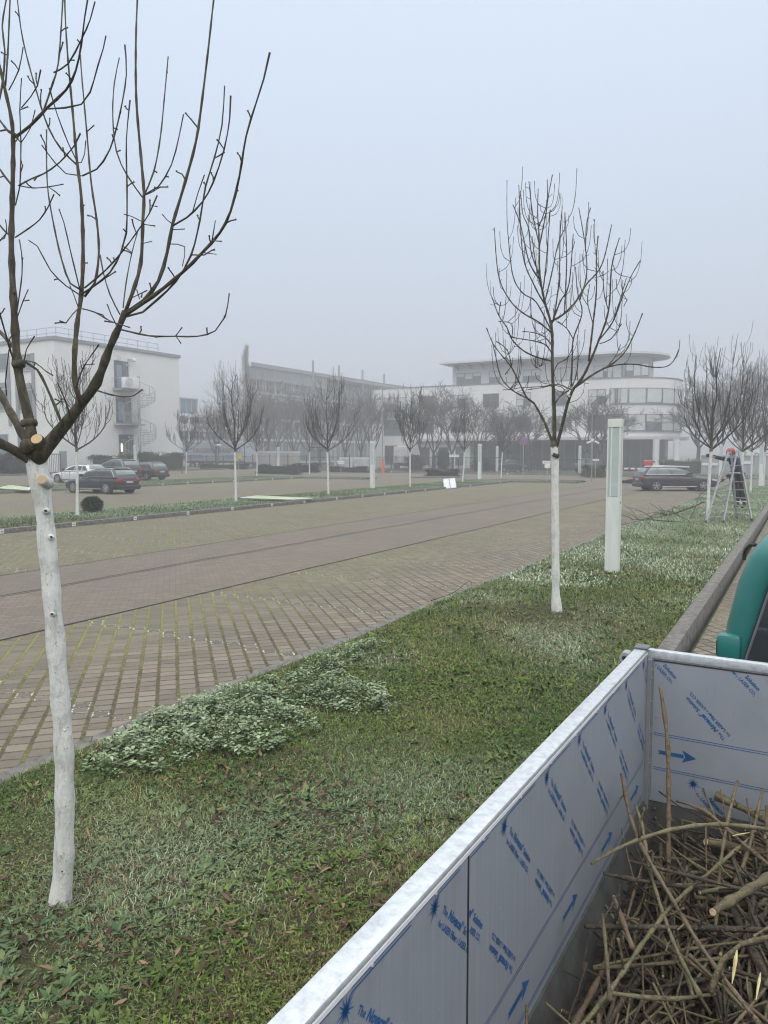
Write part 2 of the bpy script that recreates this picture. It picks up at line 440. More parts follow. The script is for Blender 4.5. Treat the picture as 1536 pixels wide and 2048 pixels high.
# seams across the lot
def seam(x, w, wav, y0=-14, y1=60, z=.009):
    mb = MB(); n = 120; vs = []
    for i in range(n+1):
        y = y0+(y1-y0)*i/n; d = wav*(math.sin(y*.9)+.6*math.sin(y*2.3+1))
        vs += [(x-w/2+d, y, z), (x+w/2+d, y, z)]
    mb.add(vs, [(2*i, 2*i+1, 2*i+3, 2*i+2) for i in range(n)])
    tag(mb.build('pavement_seam', M['dark_line'], fix=False), kind='structure')
seam(-8.9, .036, .006); seam(-13.6, .04, .004); seam(-11.58, .02, .02); seam(-11.70, .025, .025); seam(-31.5, .04, .01)
# lawn strip between the bays and the truck
def lawn_z(x, y): return .025+.035*math.sin(x*1.7+y*.6)*math.sin(y*.45)+.03*max(0, min(1, (x+4.9)/1.5))
xs = [-4.98+i*(3.55/14) for i in range(15)]
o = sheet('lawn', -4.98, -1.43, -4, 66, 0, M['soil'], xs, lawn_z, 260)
o.data.polygons.foreach_set('use_smooth', [True]*len(o.data.polygons))
def kerb(x0, x1, y0, y1, z0, z1, c=.018):
    mb = MB().cbox(x0, x1, y0, y1, z0, z1, c)
    return tag(mb.build('kerb', M['kerb'], smooth=35), kind='structure')
kerb(-5.16, -4.95, -14, 66, -.2, .018, .008)
kerb(-1.45, -1.25, -14, 66, -.25, .10, .02)
k1 = kerb(-20.80, -20.62, -14, 61.2, -.1, .15)
kerb(-20.6, -15.5, 61.05, 61.25, -.1, .14); kerb(-20.6, -15.5, 58.0, 58.2, -.1, .14)
kerb(-24.9, -24.75, -14, 61.2, -.1, .05)
k2 = kerb(-40.9, -40.7, -14, 59.5, -.1, .15)
kerb(-40.65, -34.1, 57.0, 57.2, -.1, .14); kerb(-40.65, -34.1, 59.3, 59.5, -.1, .14)
kerb(-46.8, -46.6, -14, 59.5, -.1, .06)
kerb(-62.7, -62.5, 20, 77.4, .1, .46)
k3 = kerb(-62.4, -15, 77.4, 77.6, -.1, .17)
kerb(-15, 10, 74.8, 75, -.1, .16)
sheet('island_lawn', -24.75, -20.80, -14, 61, .10, M['soil'])
sheet('island_lawn', -20.6, -15.6, 58.2, 61.05, .10, M['soil'])
sheet('island_lawn', -46.6, -40.9, -14, 59.3, .10, M['soil'])
sheet('island_lawn', -40.65, -34.2, 57.2, 59.3, .10, M['soil'])
sheet('verge', -15, 10, 75, 77.5, .10, M['verge'])
sheet('verge', -75, -62.7, 20, 77.5, .34, M['verge'])
def plaque(parent, x, y, z, axis):
    mb = MB()
    if axis == 'x': mb.cbox(x, x+.012, y-.07, y+.07, z-.06, z+.06, .004)
    else: mb.cbox(x-.09, x+.09, y-.012, y, z-.07, z+.07, .004)
    o = mb.build('number_plaque', M['plate'], parent)
    md = MB()
    for k in (-.03, 0, .03):
        if axis == 'x': md.box(x+.0125, x+.0135, y+k-.009, y+k+.009, z-.022, z+.022)
        else: md.box(x+k-.009, x+k+.009, y-.0135, y-.0125, z-.022, z+.022)
    md.build('marking', M['ink_dark'], o)
for px in (2, 147, 270, 376, 465, 544, 609, 674, 725, 769, 812, 850, 940, 1000):
    y, z = onX(px, 1030, -20.62); plaque(k1, -20.62, y, .075, 'x')
for px in (325, 375, 425, 467, 512, 545, 583, 612):
    y, z = onX(px, 960, -40.7); plaque(k2, -40.7, y, .085, 'x')
for px in (370, 425, 484, 783, 892, 1015):
    x, z = onY(px, 945, 77.4); plaque(k3, x, 77.4, .12, 'y')
# ------------------------------------------------------------------ buildings
def window(parent, P, s0, s1, z0, z1, panes=1, depth=.12, m_glass='glass', blinds=0, frame='frame', bar=None):
    """window on a wall: P(s, n, z) maps along-wall, outward, height to world"""
    def bx(mb, a0, a1, n0, n1, c0, c1):
        vs = [P(a0,n0,c0),P(a1,n0,c0),P(a1,n1,c0),P(a0,n1,c0),P(a0,n0,c1),P(a1,n0,c1),P(a1,n1,c1),P(a0,n1,c1)]
        mb.add(vs, [(3,2,1,0),(4,5,6,7),(0,1,5,4),(1,2,6,5),(2,3,7,6),(3,0,4,7)])
    t = .07; fr = MB()
    bx(fr, s0, s1, .003, .05, z0, z0+t); bx(fr, s0, s1, .003, .05, z1-t, z1)
    bx(fr, s0, s0+t, .003, .05, z0+t, z1-t); bx(fr, s1-t, s1, .003, .05, z0+t, z1-t)
    for k in range(1, panes):
        a = s0+(s1-s0)*k/panes; bx(fr, a-t/2, a+t/2, .003, .05, z0+t, z1-t)
    if bar: bx(fr, s0+t, s1-t, .006, .045, bar-t/2, bar+t/2)
    f = fr.build('window', M[frame], parent)
    g = MB(); g.quad(P(s0+t,.012,z0+t), P(s1-t,.012,z0+t), P(s1-t,.012,z1-t), P(s0+t,.012,z1-t)); g.build('pane', M[m_glass], f)
    sl = MB(); bx(sl, s0-.06, s1+.06, .003, .12, z0-.08, z0-.004); sl.build('sill', M['grey_trim'], f)
    if blinds:
        b = MB(); rr = random.Random(int(s0*97+z0*31))
        for k in range(panes):
            a0 = s0+(s1-s0)*k/panes+t/2; a1 = s0+(s1-s0)*(k+1)/panes-t/2
            dz = (z1-z0)*rr.choice([.3, .45, .9, 1, .5]) if blinds == 1 else (z1-z0)*.95
            bx(b, a0+.03, a1-.03, .014, .018, max(z0+t, z1-dz), z1-t)
        b.build('blind', M['blind'], f)
    return f

# --- white office building on the left: gable along X = -66.5
XL = -66.5
yA, zA = onX(107, 675, XL); yB, zB = onX(357, 712, XL); ZT = 14.1
b = empty('office_building', (XL, (yA+yB)/2, .3), 'white three storey office block with roof railing and spiral escape stairs on its gable', 'building')
def rel(o):                                             # parts are modelled in world metres
    return o
def W(mbuild): return mbuild
OFF = Vector((XL, (yA+yB)/2, .3))
def shift(mb, off): mb.v = [(v[0]-off[0], v[1]-off[1], v[2]-off[2]) for v in mb.v]; return mb
w = MB(); w.box(-112, XL, yA, yB, .2, ZT-.35); shift(w, OFF).build('wall', M['white_wall'], b)
r_ = MB(); r_.box(-112.3, XL+.18, yA-.18, yB+.18, ZT-.345, ZT); r_.box(-112, XL-.3, yA+.3, yB-.3, ZT, ZT+.05)
shift(r_, OFF).build('roof', M['grey_trim'], b)
rl = MB(); zr = ZT+1.15
for z in (zr, ZT+.6):
    rl.beam((XL-1.2, yA+1.2, z), (XL-1.2, yB-2, z), .05); rl.beam((XL-1.2, yA+1.2, z), (-110, yA+1.2, z), .05)
k = yA+1.2
while k < yB-1.9: rl.beam((XL-1.2, k, ZT), (XL-1.2, k, zr), .05); k += 1.55
k = XL-2.7
while k > -110: rl.beam((k, yA+1.2, ZT), (k, yA+1.2, zr), .05); k -= 1.55
shift(rl, OFF).build('roof_railing', M['galv'], b)
PG = lambda s, n, z: (XL+n-OFF[0], s-OFF[1], z-OFF[2])          # gable, s = Y
PS = lambda s, n, z: (s-OFF[0], yA-n-OFF[1], z-OFF[2])          # front, s = X
def gy(px): return onX(px, 800, XL)[0]
doors = [(229.5, 258, 722, 779), (231, 262, 795, 848), (235, 264.5, 869, 918)]
for i, (p0, p1, t0, t1) in enumerate(doors):
    y0, y1 = gy(p0), gy(p1); z1 = onX((p0+p1)/2, t0, XL)[1]; z0 = onX((p0+p1)/2, t1, XL)[1] if i < 2 else .55
    d = window(b, PG, y0, y1, z0, z1, 1, frame='frame', m_glass='glass'); d.name = 'door'
    dd = MB()
    ym = y0+(y1-y0)*.60
    dd.cbox(XL+.02-OFF[0], XL+.07-OFF[0], ym-OFF[1], y1-.15-OFF[1], z0-OFF[2]+.05, z1-.15-OFF[2], .01)
    dd.build('door_leaf', M['frame'], d)
    gl = MB(); q = .0145
    gl.quad(PG(y0+.35, q, z0+.35), PG(ym-.12, q, z0+.35), PG(ym-.12, q, z1-.5), PG(y0+.35, q, z1-.5)); gl.build('pane', M['glass_blue' if i < 2 else 'glass_mid'], d)
lit = NT('warm corridor lamp'); lit.b.inputs['Emission Color'].default_value = (1,.82,.5,1); lit.b.inputs['Emission Strength'].default_value = 1.3; M['lit'] = lit.m
lm = MB(); y = gy(240); z0 = onX(240, 903, XL)[1]; z1 = onX(240, 887, XL)[1]
lm.cbox(XL+.05-OFF[0], XL+.09-OFF[0], y-.10-OFF[1], y+.10-OFF[1], z0-OFF[2], z1-OFF[2], .01); lm.build('lit_lamp', M['lit'], b)
for px, py in ((258, 730), (252, 730), (263, 874), (257, 874)):
    y, z = onX(px, py, XL); MB().disc((XL+.12-OFF[0], y-OFF[1], z-OFF[2]), (1,0,0), .08, .1, 10).build('door_lamp', M['lamp_lens'], b)
# landings with rails in front of the two upper doors
for i, (t0, h) in enumerate([(779, 1.0), (848, 1.0)]):
    y0, y1 = gy(227), gy(263); z = onX(245, t0, XL)[1]
    lb = MB(); lb.box(XL+.01, XL+1.5, y0-.1, y1+.5, z-.16, z); shift(lb, OFF); pl = lb.build('landing', M['galv'], b)
    rb = MB()
    for zz in (z+1.15, z+.15): rb.beam((XL+1.45, y0-.05, zz), (XL+1.45, y1-.3, zz), .05); rb.beam((XL+.03, y0-.05, zz), (XL+1.45, y0-.05, zz), .05)
    k = y0
    while k < y1-.3: rb.beam((XL+1.45, k, z), (XL+1.45, k, z+1.15), .025); k += .17
    shift(rb, OFF); rb.build('rail', M['galv'], pl)
for px, py in ((237, 716), (241, 788), (249, 862)):
    y, z = onX(px, py, XL); s_ = MB(); s_.cbox(XL+.01-OFF[0], XL+.15-OFF[0], y-.16-OFF[1], y+.16-OFF[1], z-.30-OFF[2], z+.30-OFF[2], .03)
    s_.build('wall_light', M['grey_wall'], b)
y, z = onX(262, 719, XL); cb = MB(); cb.cbox(XL+.02-OFF[0], XL+.5-OFF[0], y-.5-OFF[1], y-.15-OFF[1], z-.05-OFF[2], z+.12-OFF[2], .03)
cb.ball((XL+.5-OFF[0], y-OFF[1], z-.12-OFF[2]), .22); cb.build('camera_dome', M['ply_white'], b, 40)
# windows on the front (seen past the near tree) and tall grey shades beside them
for px0, px1 in ((35, 66), (-30, 17), (-95, -48)):
    for (t, bt) in ((708, 742), (780, 822), (868, 918)):
        x0 = onY(px0, t, yA)[0]; x1 = onY(px1, t, yA)[0]; pm = (px0+px1)/2
        z1 = onY(pm, t, yA)[1]; z0 = onY(pm, bt, yA)[1]
        window(b, PS, x0, x1, max(z0, 1.2), z1, 2, m_glass='glass_mid', frame='pale_frame')
    for px in (px0-3, px1-1):
        x = onY(px, 760, yA)[0]; sh = MB().box(x-OFF[0], x+.42-OFF[0], -.14+yA-OFF[1], -.004+yA-OFF[1], 5.2-OFF[2], 12.6-OFF[2]); sh.build('shutter_strip', M['grey_trim'], b)
    lv = MB(); x0 = onY(px0+2, 780, yA)[0]; x1 = onY(px1-2, 780, yA)[0]
    lv.box(x0-OFF[0], x1-OFF[0], yA-.1-OFF[1], yA-.004-OFF[1], onY(px0, 780, yA)[1]+.05-OFF[2], onY(px0, 768, yA)[1]-OFF[2]); lv.build('shutter_box', M['grey_trim'], b)
# air conditioner on the landing wall: hung on the building but a machine of its own
y, z = onX(237.5, 768, XL)
ac = empty('air_conditioner', (XL+1.5, y, z-.55), 'white air conditioner box with round fan beside the top stair landing', 'air conditioner')
cb = MB().cbox(.06, .62, -1.0, 1.0, 0, 1.15, .04); cb.build('casing', M['ply_white'], ac, 40)
g_ = MB()
for r in (.10, .2, .3, .4, .48): g_.tube([(.635, -.42+r*math.cos(a), .63+r*math.sin(a)) for a in [i*math.pi/12 for i in range(25)]], .012, 4, False)
g_.disc((.552, -.26, .63), (1,0,0), .37, .006, 24); g_.build('fan_grille', M['grey_trim'], ac)
# spiral stairs
px0 = 280.5; XS_ = XL+1.95; yS, zS = onX(px0, 905, XS_)
st = empty('spiral_staircase', (XS_, yS, .3), 'grey steel spiral escape stairs with thin handrails on the white gable', 'staircase')
zTop = onX(px0, 752, XS_)[1]; zP2 = onX(px0, 778, XS_)[1]-.3
cp = MB().disc((0,0,(zTop-.3)/2), (0,0,1), .13, zTop-.3, 12); cp.build('pole', M['galv'], st, 40)
turns = 2.15; n = 44; Rr = 1.75; a0 = R(150)
hr = []; bal = MB(); post = MB()
for i in range(n):
    a = a0-(1-i/(n-1))*turns*2*math.pi; z = .22+(zP2-.22)*i/(n-1); da = turns*2*math.pi/(n-1)*.62
    tr = MB(); A = [(0.1,a-da*.3),(Rr,a-da*.62),(Rr,a+da*.62),(0.1,a+da*.3)]
    tr.add([(r*math.cos(q), r*math.sin(q), z+h) for h in (-.06,0) for r, q in A], [(3,2,1,0),(4,5,6,7),(0,1,5,4),(1,2,6,5),(2,3,7,6),(3,0,4,7)])
    tr.build('tread', M['galv'], st)
    hr.append((Rr*math.cos(a), Rr*math.sin(a), z+1.1)); bal.beam((Rr*math.cos(a), Rr*math.sin(a), z), (Rr*math.cos(a), Rr*math.sin(a), z+1.1), .025 if i % 4 else .05)
MB().tube(hr, .035, 6).build('handrail', M['galv'], st, True); bal.build('baluster', M['galv'], st)
# --- low white block behind it
b2x0 = -89.0
y0, _ = onX(352, 850, b2x0); y1, _ = onX(418, 850, b2x0); zt = onX(360, 826, b2x0)[1]; zp = onX(360, 796, b2x0)[1]
b2 = empty('office_building', (b2x0, y0, .3), 'low white office wing with blue glass top floor behind the spiral stairs', 'building'); o2 = Vector((b2x0, y0, .3))
shift(MB().box(b2x0-14, b2x0, y0-6, y1+8, .1, zt), o2).build('wall', M['white_wall'], b2)
shift(MB().box(b2x0-13, b2x0-.6, y0-5, y1-2.0, zt+.002, zp), o2).build('glass_storey', M['glass_blue'], b2)
mu = MB()
for i in range(9): yy = y0-4.8+i*(y1-y0+2.6)/8; mu.box(b2x0-.6, b2x0-.52, yy-.05, yy+.05, zt+.01, zp)
mu.box(b2x0-13, b2x0-.45, y0-5.1, y1-1.9, zp+.002, zp+.2); shift(mu, o2).build('glazing_bar', M['pale_frame'], b2)
P2 = lambda s, n, z: (n, s-o2[1], z-o2[2])
for t, bt in ((833, 846), (862, 878)):
    z1 = onX(385, t, b2x0)[1]; z0 = onX(385, bt, b2x0)[1]
    for k in range(5): window(b2, P2, y0-4+k*3.6, y0-.8+k*3.6, z0, z1, 3, m_glass='glass_mid', frame='pale_frame')
# --- big glass hall in the middle, facade on X = -92
XGm = -92.0; yg0, zg = onX(497, 729, XGm); yg1, _ = onX(800, 774, XGm); ZG = 19.3
gb = empty('glass_building', (XGm, yg0, 0), 'large grey glass office hall with flat oversailing roof fading in the fog', 'building'); og = Vector((XGm, yg0, 0))
def slab(mb, pts, z0, z1):
    n = len(pts); mb.add([(x,y,z0) for x,y in pts]+[(x,y,z1) for x,y in pts], [tuple(range(n-1,-1,-1)), tuple(range(n,2*n))]+[(i,(i+1)%n,n+(i+1)%n,n+i) for i in range(n)]); return mb
def foot(o=0, e=0): return [(XGm-.3+o, yg0-o*.3), (XGm-.3+o, yg1+e), (XGm-32, yg1+e), (XGm-32, yg0+40)]
shift(slab(MB(), foot(), 0, ZG-1.6), og).build('wall', M['glass_mid'], gb)
fl = MB()
for z in (.2, 4.6, 8.6, 12.4, 13.6): fl.box(XGm-.297, XGm+.14, yg0, yg1, z, z+.45)
fl.box(XGm-.297, XGm+.9, yg0, yg0+24, 12.95, 13.25)
shift(fl, og).build('floor_band', M['grey_wall'], gb)
for k in range(31):
    yy = yg0+.4+k*(yg1-yg0-.8)/30
    mu = MB(); mu.box(XGm-.295, XGm-.06, yy-.09, yy+.09, .7, ZG-1.65); shift(mu, og).build('mullion', M['pale_frame' if k % 3 else 'grey_trim'], gb)
rf = MB(); slab(rf, foot(1.2), ZG-.75, ZG); rf.box(XGm+1.3, XGm+3.4, yg0+26.01, yg1+6, ZG-1.2, ZG-.65)
rf.box(XGm-.2, XGm+.4, yg0-.5, yg0+26, ZG-3.1, ZG-.76)
shift(rf, og).build('roof', M['grey_trim'], gb)
rg = MB(); rr = random.Random(4)
k = yg0+26.5
while k < yg1+4: rg.box(XGm-2, XGm+3.2, k, k+4.2, ZG-.648, ZG-.40+rr.uniform(0,.12)); k += 4.5
shift(rg, og).build('green_roof', M['verge'], gb)
ms = MB()
for px in (626, 678, 725, 768): yy, _ = onX(px, 745, XGm+2.6); ms.beam((XGm+2.6, yy, 3), (XGm+2.6, yy, ZG+2.0), .34)
shift(ms, og).build('roof_mast', M['grey_trim'], gb)
# upper walkway frames
fr = MB()
for k in range(9):
    yy = yg0+1+k*2.8; fr.beam((XGm+.9, yy, 8.6), (XGm+.9, yy, ZG-1), .12)
for z in (10.2, 11.4, 15.0, 16.6): fr.beam((XGm+.9, yg0, z), (XGm+.9, yg0+24, z), .10)
shift(fr, og).build('access_gallery', M['galv'], gb)
# --- white office building on the right with a rounded end, facade on Y = 105
YF = 105.0; xl, _ = onY(745, 850, YF); Rc = 8.0; Xc = -23.6
rb = empty('office_building', (xl, YF, 0), 'long white office block with ribbon windows and a rounded end under a curved roof', 'building'); oR = Vector((xl, YF, 0))
ztop = 12.45
def outline(off=0, back=22, xs=None, n=18):
    pts = [((xs if xs is not None else xl)-0, YF-off)]
    for i in range(n+1):
        a = R(-90+120*i/n); pts.append((Xc+(Rc+off)*math.cos(a), YF+Rc+(Rc+off)*math.sin(a)))
    pts += [(Xc, YF+back), ((xs if xs is not None else xl), YF+back)]
    return pts
def slab(mb, pts, z0, z1):
    n = len(pts); mb.add([(x,y,z0) for x,y in pts]+[(x,y,z1) for x,y in pts], [tuple(range(n-1,-1,-1)), tuple(range(n,2*n))]+[(i,(i+1)%n,n+(i+1)%n,n+i) for i in range(n)]); return mb
wl = MB(); slab(wl, outline(), 4.15, ztop); shift(wl, oR).build('wall', M['white_wall'], rb, 30)
cp = MB(); slab(cp, outline(.12), ztop+.003, ztop+.12); shift(cp, oR).build('parapet', M['grey_trim'], rb, 30)
xm = onY(940, 880, YF)[0]
gl = MB(); slab(gl, outline(-1.6, 20, xm), 0, 4.147); shift(gl, oR).build('ground_floor_glazing', M['glass'], rb, 30)
gw = MB(); gw.box(xl+.01, xm-.01, YF+.01, YF+20, 0, 4.147); shift(gw, oR).build('ground_floor_wall', M['white_wall'], rb)
ca = MB(); slab(ca, outline(1.1, 10, xm-9), 4.16, 4.55); shift(ca, oR).build('canopy', M['grey_wall'], rb, 30)
for px in (868, 1312, 1353):
    x, _ = onY(px, 900, YF-.3); ca = MB().disc((x, YF-.3, 2.07), (0,0,1), .42, 4.13, 14); shift(ca, oR).build('column', M['white_wall'], rb, 40)
P3 = lambda s, n, z: (s-oR[0], YF-n-oR[1], z-oR[2])
def rx(px, Y=YF): return onY(px, 800, Y)[0]
zs = [(5.45, 7.55), (9.1, 11.05)]
for i, (p0, p1, n) in enumerate([(768,811,3),(840,868,2),(902,933,2),(966,998,2),(1033,1062,2),(1103,1134,2),(1176,1212,2)]):
    for j, (z0, z1) in enumerate(zs):
        window(rb, P3, rx(p0), rx(p1), z0-.25 if i == 0 else z0, z1, n, blinds=1 if (i+j) % 2 else 0, m_glass='glass_mid' if i == 0 else 'glass', bar=(z0+z1)/2 if i else None)
# ribbon windows round the curved end
for z0, z1 in ((5.3, 7.6), (9.0, 11.1)):
    x0 = rx(1239); segs = [((x0+(Xc-x0)*i/5), (x0+(Xc-x0)*(i+1)/5), None) for i in range(5)]
    for i, (a, c, _) in enumerate(segs): window(rb, P3, a+.02, c-.02, z0, z1, 1, blinds=1 if (i+int(z0)) % 3 == 0 else 2, m_glass='glass_mid')
    for i in range(6):
        a0_ = R(-90+17*i); a1_ = R(-90+17*(i+1))
        pA = Vector((Xc+Rc*math.cos(a0_), YF+Rc+Rc*math.sin(a0_))); pB = Vector((Xc+Rc*math.cos(a1_), YF+Rc+Rc*math.sin(a1_)))
        t_ = (pB-pA); L = t_.length; t_.normalize(); nn = Vector((t_.y, -t_.x))
        PC = lambda s, n, z, pA=pA, t_=t_, nn=nn: (pA.x+t_.x*s+nn.x*(n+.10)-oR[0], pA.y+t_.y*s+nn.y*(n+.10)-oR[1], z-oR[2])
        window(rb, PC, .02, L-.02, z0, z1, 1, blinds=1 if i % 3 == 2 else 2, m_glass='glass_mid')
# top storey set back under an oversailing curved roof
YT = YF+3.2; xt = onY(905, 760, YT)[0]; RT = 5.2
def outline2(off, x0, back=14, n=16):
    pts = [(x0, YT-off)]
    for i in range(n+1):
        a = R(-90+120*i/n); pts.append((Xc-1.2+(RT+off)*math.cos(a), YT+RT+(RT+off)*math.sin(a)))
    return pts+[(Xc-3, YT+back), (x0, YT+back)]
tw = MB(); slab(tw, outline2(0, xt), ztop-.2, 15.75); shift(tw, oR).build('top_storey', M['grey_wall'], rb, 30)
tr = MB(); slab(tr, outline2(2.3, xt-1.2), 15.9, 16.2); slab(tr, outline2(1.2, xt-.6), 15.753, 15.897); shift(tr, oR).build('roof', M['grey_wall'], rb, 30)
k = xt+1
while k < Xc-2: br = MB().add([(k,YT-.002,15.1),(k+.12,YT-.002,15.1),(k+.12,YT-.002,15.75),(k,YT-.002,15.75),(k,YT-1.9,15.7),(k+.12,YT-1.9,15.7),(k+.12,YT-1.9,15.75),(k,YT-1.9,15.75)],[(3,2,1,0),(4,5,6,7),(0,1,5,4),(1,2,6,5),(2,3,7,6),(3,0,4,7)]); shift(br, oR).build('roof_bracket', M['grey_trim'], rb); k += 2.1
P4 = lambda s, n, z: (s-oR[0], YT-n-oR[1], z-oR[2])
for p0, p1, n in ((913,962,3),(978,1000,1),(1045,1080,2),(1113,1150,2),(1186,1225,2),(1250,1296,3)):
    window(rb, P4, rx(p0,YT), rx(p1,YT), 12.8, 14.6, n, blinds=1, m_glass='glass_mid')
for i in range(4):
    a0_ = R(-90+22*i); a1_ = R(-90+22*(i+1)); cx = Xc-1.2
    pA = Vector((cx+RT*math.cos(a0_), YT+RT+RT*math.sin(a0_))); pB = Vector((cx+RT*math.cos(a1_), YT+RT+RT*math.sin(a1_)))
    t_ = (pB-pA); L = t_.length; t_.normalize(); nn = Vector((t_.y, -t_.x))
    PC = lambda s, n, z, pA=pA, t_=t_, nn=nn: (pA.x+t_.x*s+nn.x*(n+.11)-oR[0], pA.y+t_.y*s+nn.y*(n+.11)-oR[1], z-oR[2])
    window(rb, PC, .02, L-.02, 12.8, 14.6, 1, blinds=2, m_glass='glass_mid')
# ground floor openings of the white part
for p0, p1, zt_, gm in ((770,795,3.5,'glass'),(842,860,3.2,'glass'),(878,898,3.2,'glass'),(912,930,3.3,'glass_mid')):
    window(rb, P3, rx(p0), rx(p1), .5, zt_, 1, m_glass=gm)
# panelled windows and posters in the glazed ground floor
for px in range(955, 1300, 22):
    x = rx(px, YF+1.6); mu = MB().box(x-.08, x+.08, YF+1.5, YF+1.595, .1, 4.1); shift(mu, oR).build('glazing_bar', M['frame'], rb)
# --- corrugated hall / fence on the right
x0 = onY(1402, 930, 88)[0]; cw = empty('corrugated_fence', (x0, 88, 0), 'grey corrugated metal wall with a pale name strip behind the ladder', 'fence'); oc = Vector((x0, 88, 0))
mb = MB(); n = 150; vs = []; L_ = 42
for i in range(n+1):
    x = x0+L_*i/n; d = .06 if i % 2 else 0
    vs += [(x, 88-d, 0), (x, 88-d, 1.95), (x, 88.1, 1.95), (x, 88.1, 0)]
mb.add(vs, [(4*i+j, 4*i+4+j, 4*i+4+(j+1)%4, 4*i+(j+1)%4) for i in range(n) for j in range(4)]); shift(mb, oc).build('cladding', M['corr'], cw)
shift(MB().box(x0-.05, x0+L_, 87.9, 88.2, 1.953, 2.08), oc).build('capping', M['grey_trim'], cw)
for p0, p1, py0, py1 in ((1404, 1436, 926, 931), (1482, 1506, 922, 928)):
    xa, z1 = onY(p0, py0, 87.9); xb, z0 = onY(p1, py1, 87.9); shift(MB().box(xa, xb, 87.86, 87.92, z0, z1), oc).build('sign_strip', M['ply_white'], cw)
gr = empty('guard_rail', (-3, 79, 0), 'white low tubular guard rail beside the grey corrugated wall', 'guard rail')
mb = MB().beam((0,0,.75),(24,0,.75),.08).beam((0,0,.4),(24,0,.4),.06); mb.build('rail', M['ply_white'], gr)
for i in range(9): MB().disc((i*3,0,.35),(0,0,1),.05,.7,8).build('post', M['ply_white'], gr)

# ------------------------------------------------------------------ yard fence, gate, walls, trailer, vans
def bar_fence(name, xa, xb, y, h, label, z0=.05, gap=.16, pitch=3.0):
    e = empty(name, (xa, y, z0), label, 'fence')
    bars = MB(); k = 0.0
    while k < xb-xa: bars.box(k-.013, k+.013, -.013, .013, .1, h-.05); k += gap
    for z in (.12, h-.12): bars.box(0, xb-xa, -.02, .02, z-.025, z+.025)
    bars.build('bar_panel', M['fence'], e)
    k = 0.0
    while k < xb-xa+.1: MB().cbox(k-.05, k+.05, -.05, .05, 0, h+.1, .01).build('post', M['fence'], e); k += pitch
    return e
xg0 = onY(618, 930, 81)[0]; xg1 = onY(657, 930, 81)[0]
bar_fence('metal_fence', onY(505, 930, 81)[0], xg0-.2, 81, 2.0, 'dark bar fence between the white container wall and the tall gate')
bar_fence('metal_fence', xg1+.2, onY(1010, 930, 81)[0], 81, 1.9, 'long dark bar fence in front of the white van and street trees')
bar_fence('metal_fence', onY(1012, 930, 81)[0], onY(1240, 930, 81)[0], 81, 1.7, 'dark bar fence in front of the parked dark saloon')
bar_fence('metal_fence', onY(352, 930, 81)[0], onY(503, 930, 81)[0], 81, 1.9, 'dark bar fence in front of the lettered lorry trailer')
gt = empty('metal_gate', (xg0, 81, .05), 'tall dark double gate with heavy square frame in the yard fence', 'gate'); wd = xg1-xg0
mb = MB().cbox(0,.16,-.08,.08,0,3.1,.01).cbox(wd-.16,wd,-.08,.08,0,3.1,.01).cbox(.161,wd-.161,-.08,.08,2.9,3.08,.01); mb.build('gate_frame', M['fence'], gt)
for a, c in ((.22, wd/2-.03), (wd/2+.03, wd-.22)):
    mb = MB(); k = a
    while k <= c: mb.box(k-.02,k+.02,-.02,.02,.1,2.7); k += (c-a)/8
    for z in (.12, .9, 1.7, 2.68): mb.box(a,c,-.03,.03,z-.04,z+.04)
    mb.build('gate_leaf', M['fence'], gt)
# gate bars by the office building
y0, _ = onX(92, 920, -64.2); y1, _ = onX(122, 920, -64.2)
e = empty('metal_fence', (-64.2, y0, .3), 'short grey bar fence with a broad end post beside the white office gable', 'fence')
mb = MB(); k = 0
while k < y1-y0: mb.box(-.02,.02,k-.02,k+.02,.1,2.0); k += .2
mb.box(-.03,.03,0,y1-y0,.1,.18); mb.box(-.03,.03,0,y1-y0,1.9,1.98); mb.build('bar_panel', M['fence'], e)
MB().cbox(-.25,.25,y1-y0,y1-y0+.5,0,2.25,.03).build('post', M['grey_trim'], e)
# low white wall
xa = onY(508, 920, 97)[0]; xb = onY(597, 920, 97)[0]
e = empty('white_wall', (xa, 97, 0), 'low white panel wall with a pale coping behind the yard fence', 'wall')
MB().box(0,(xb-xa)*.48,0,.3,0,2.3).build('wall_panel', M['grey_wall'], e); MB().box((xb-xa)*.48+.02,xb-xa,0,.3,0,2.3).build('wall_panel', plain('cream panel', (.55,.54,.47), .85), e)
MB().box(-.1,xb-xa+.1,-.1,.4,2.303,2.6).build('coping', M['white_wall'], e)
# small white containers right of the gate
for i, (p0, p1, lab) in enumerate(((678, 703, 'small white container with roller front right of the tall gate'), (708, 740, 'low white container behind the pale pillar lamp'))):
    xa = onY(p0, 930, 90)[0]; xb = onY(p1, 930, 90)[0]
    e = empty('storage_container', (xa, 90, 0), lab, 'container')
    MB().cbox(0,xb-xa,0,2,0.05,1.7,.05).build('body', M['ply_white'], e)
    MB().box(.08,xb-xa-.08,-.03,-.002,.15,1.5).build('roller_door', M['grey_wall'], e)
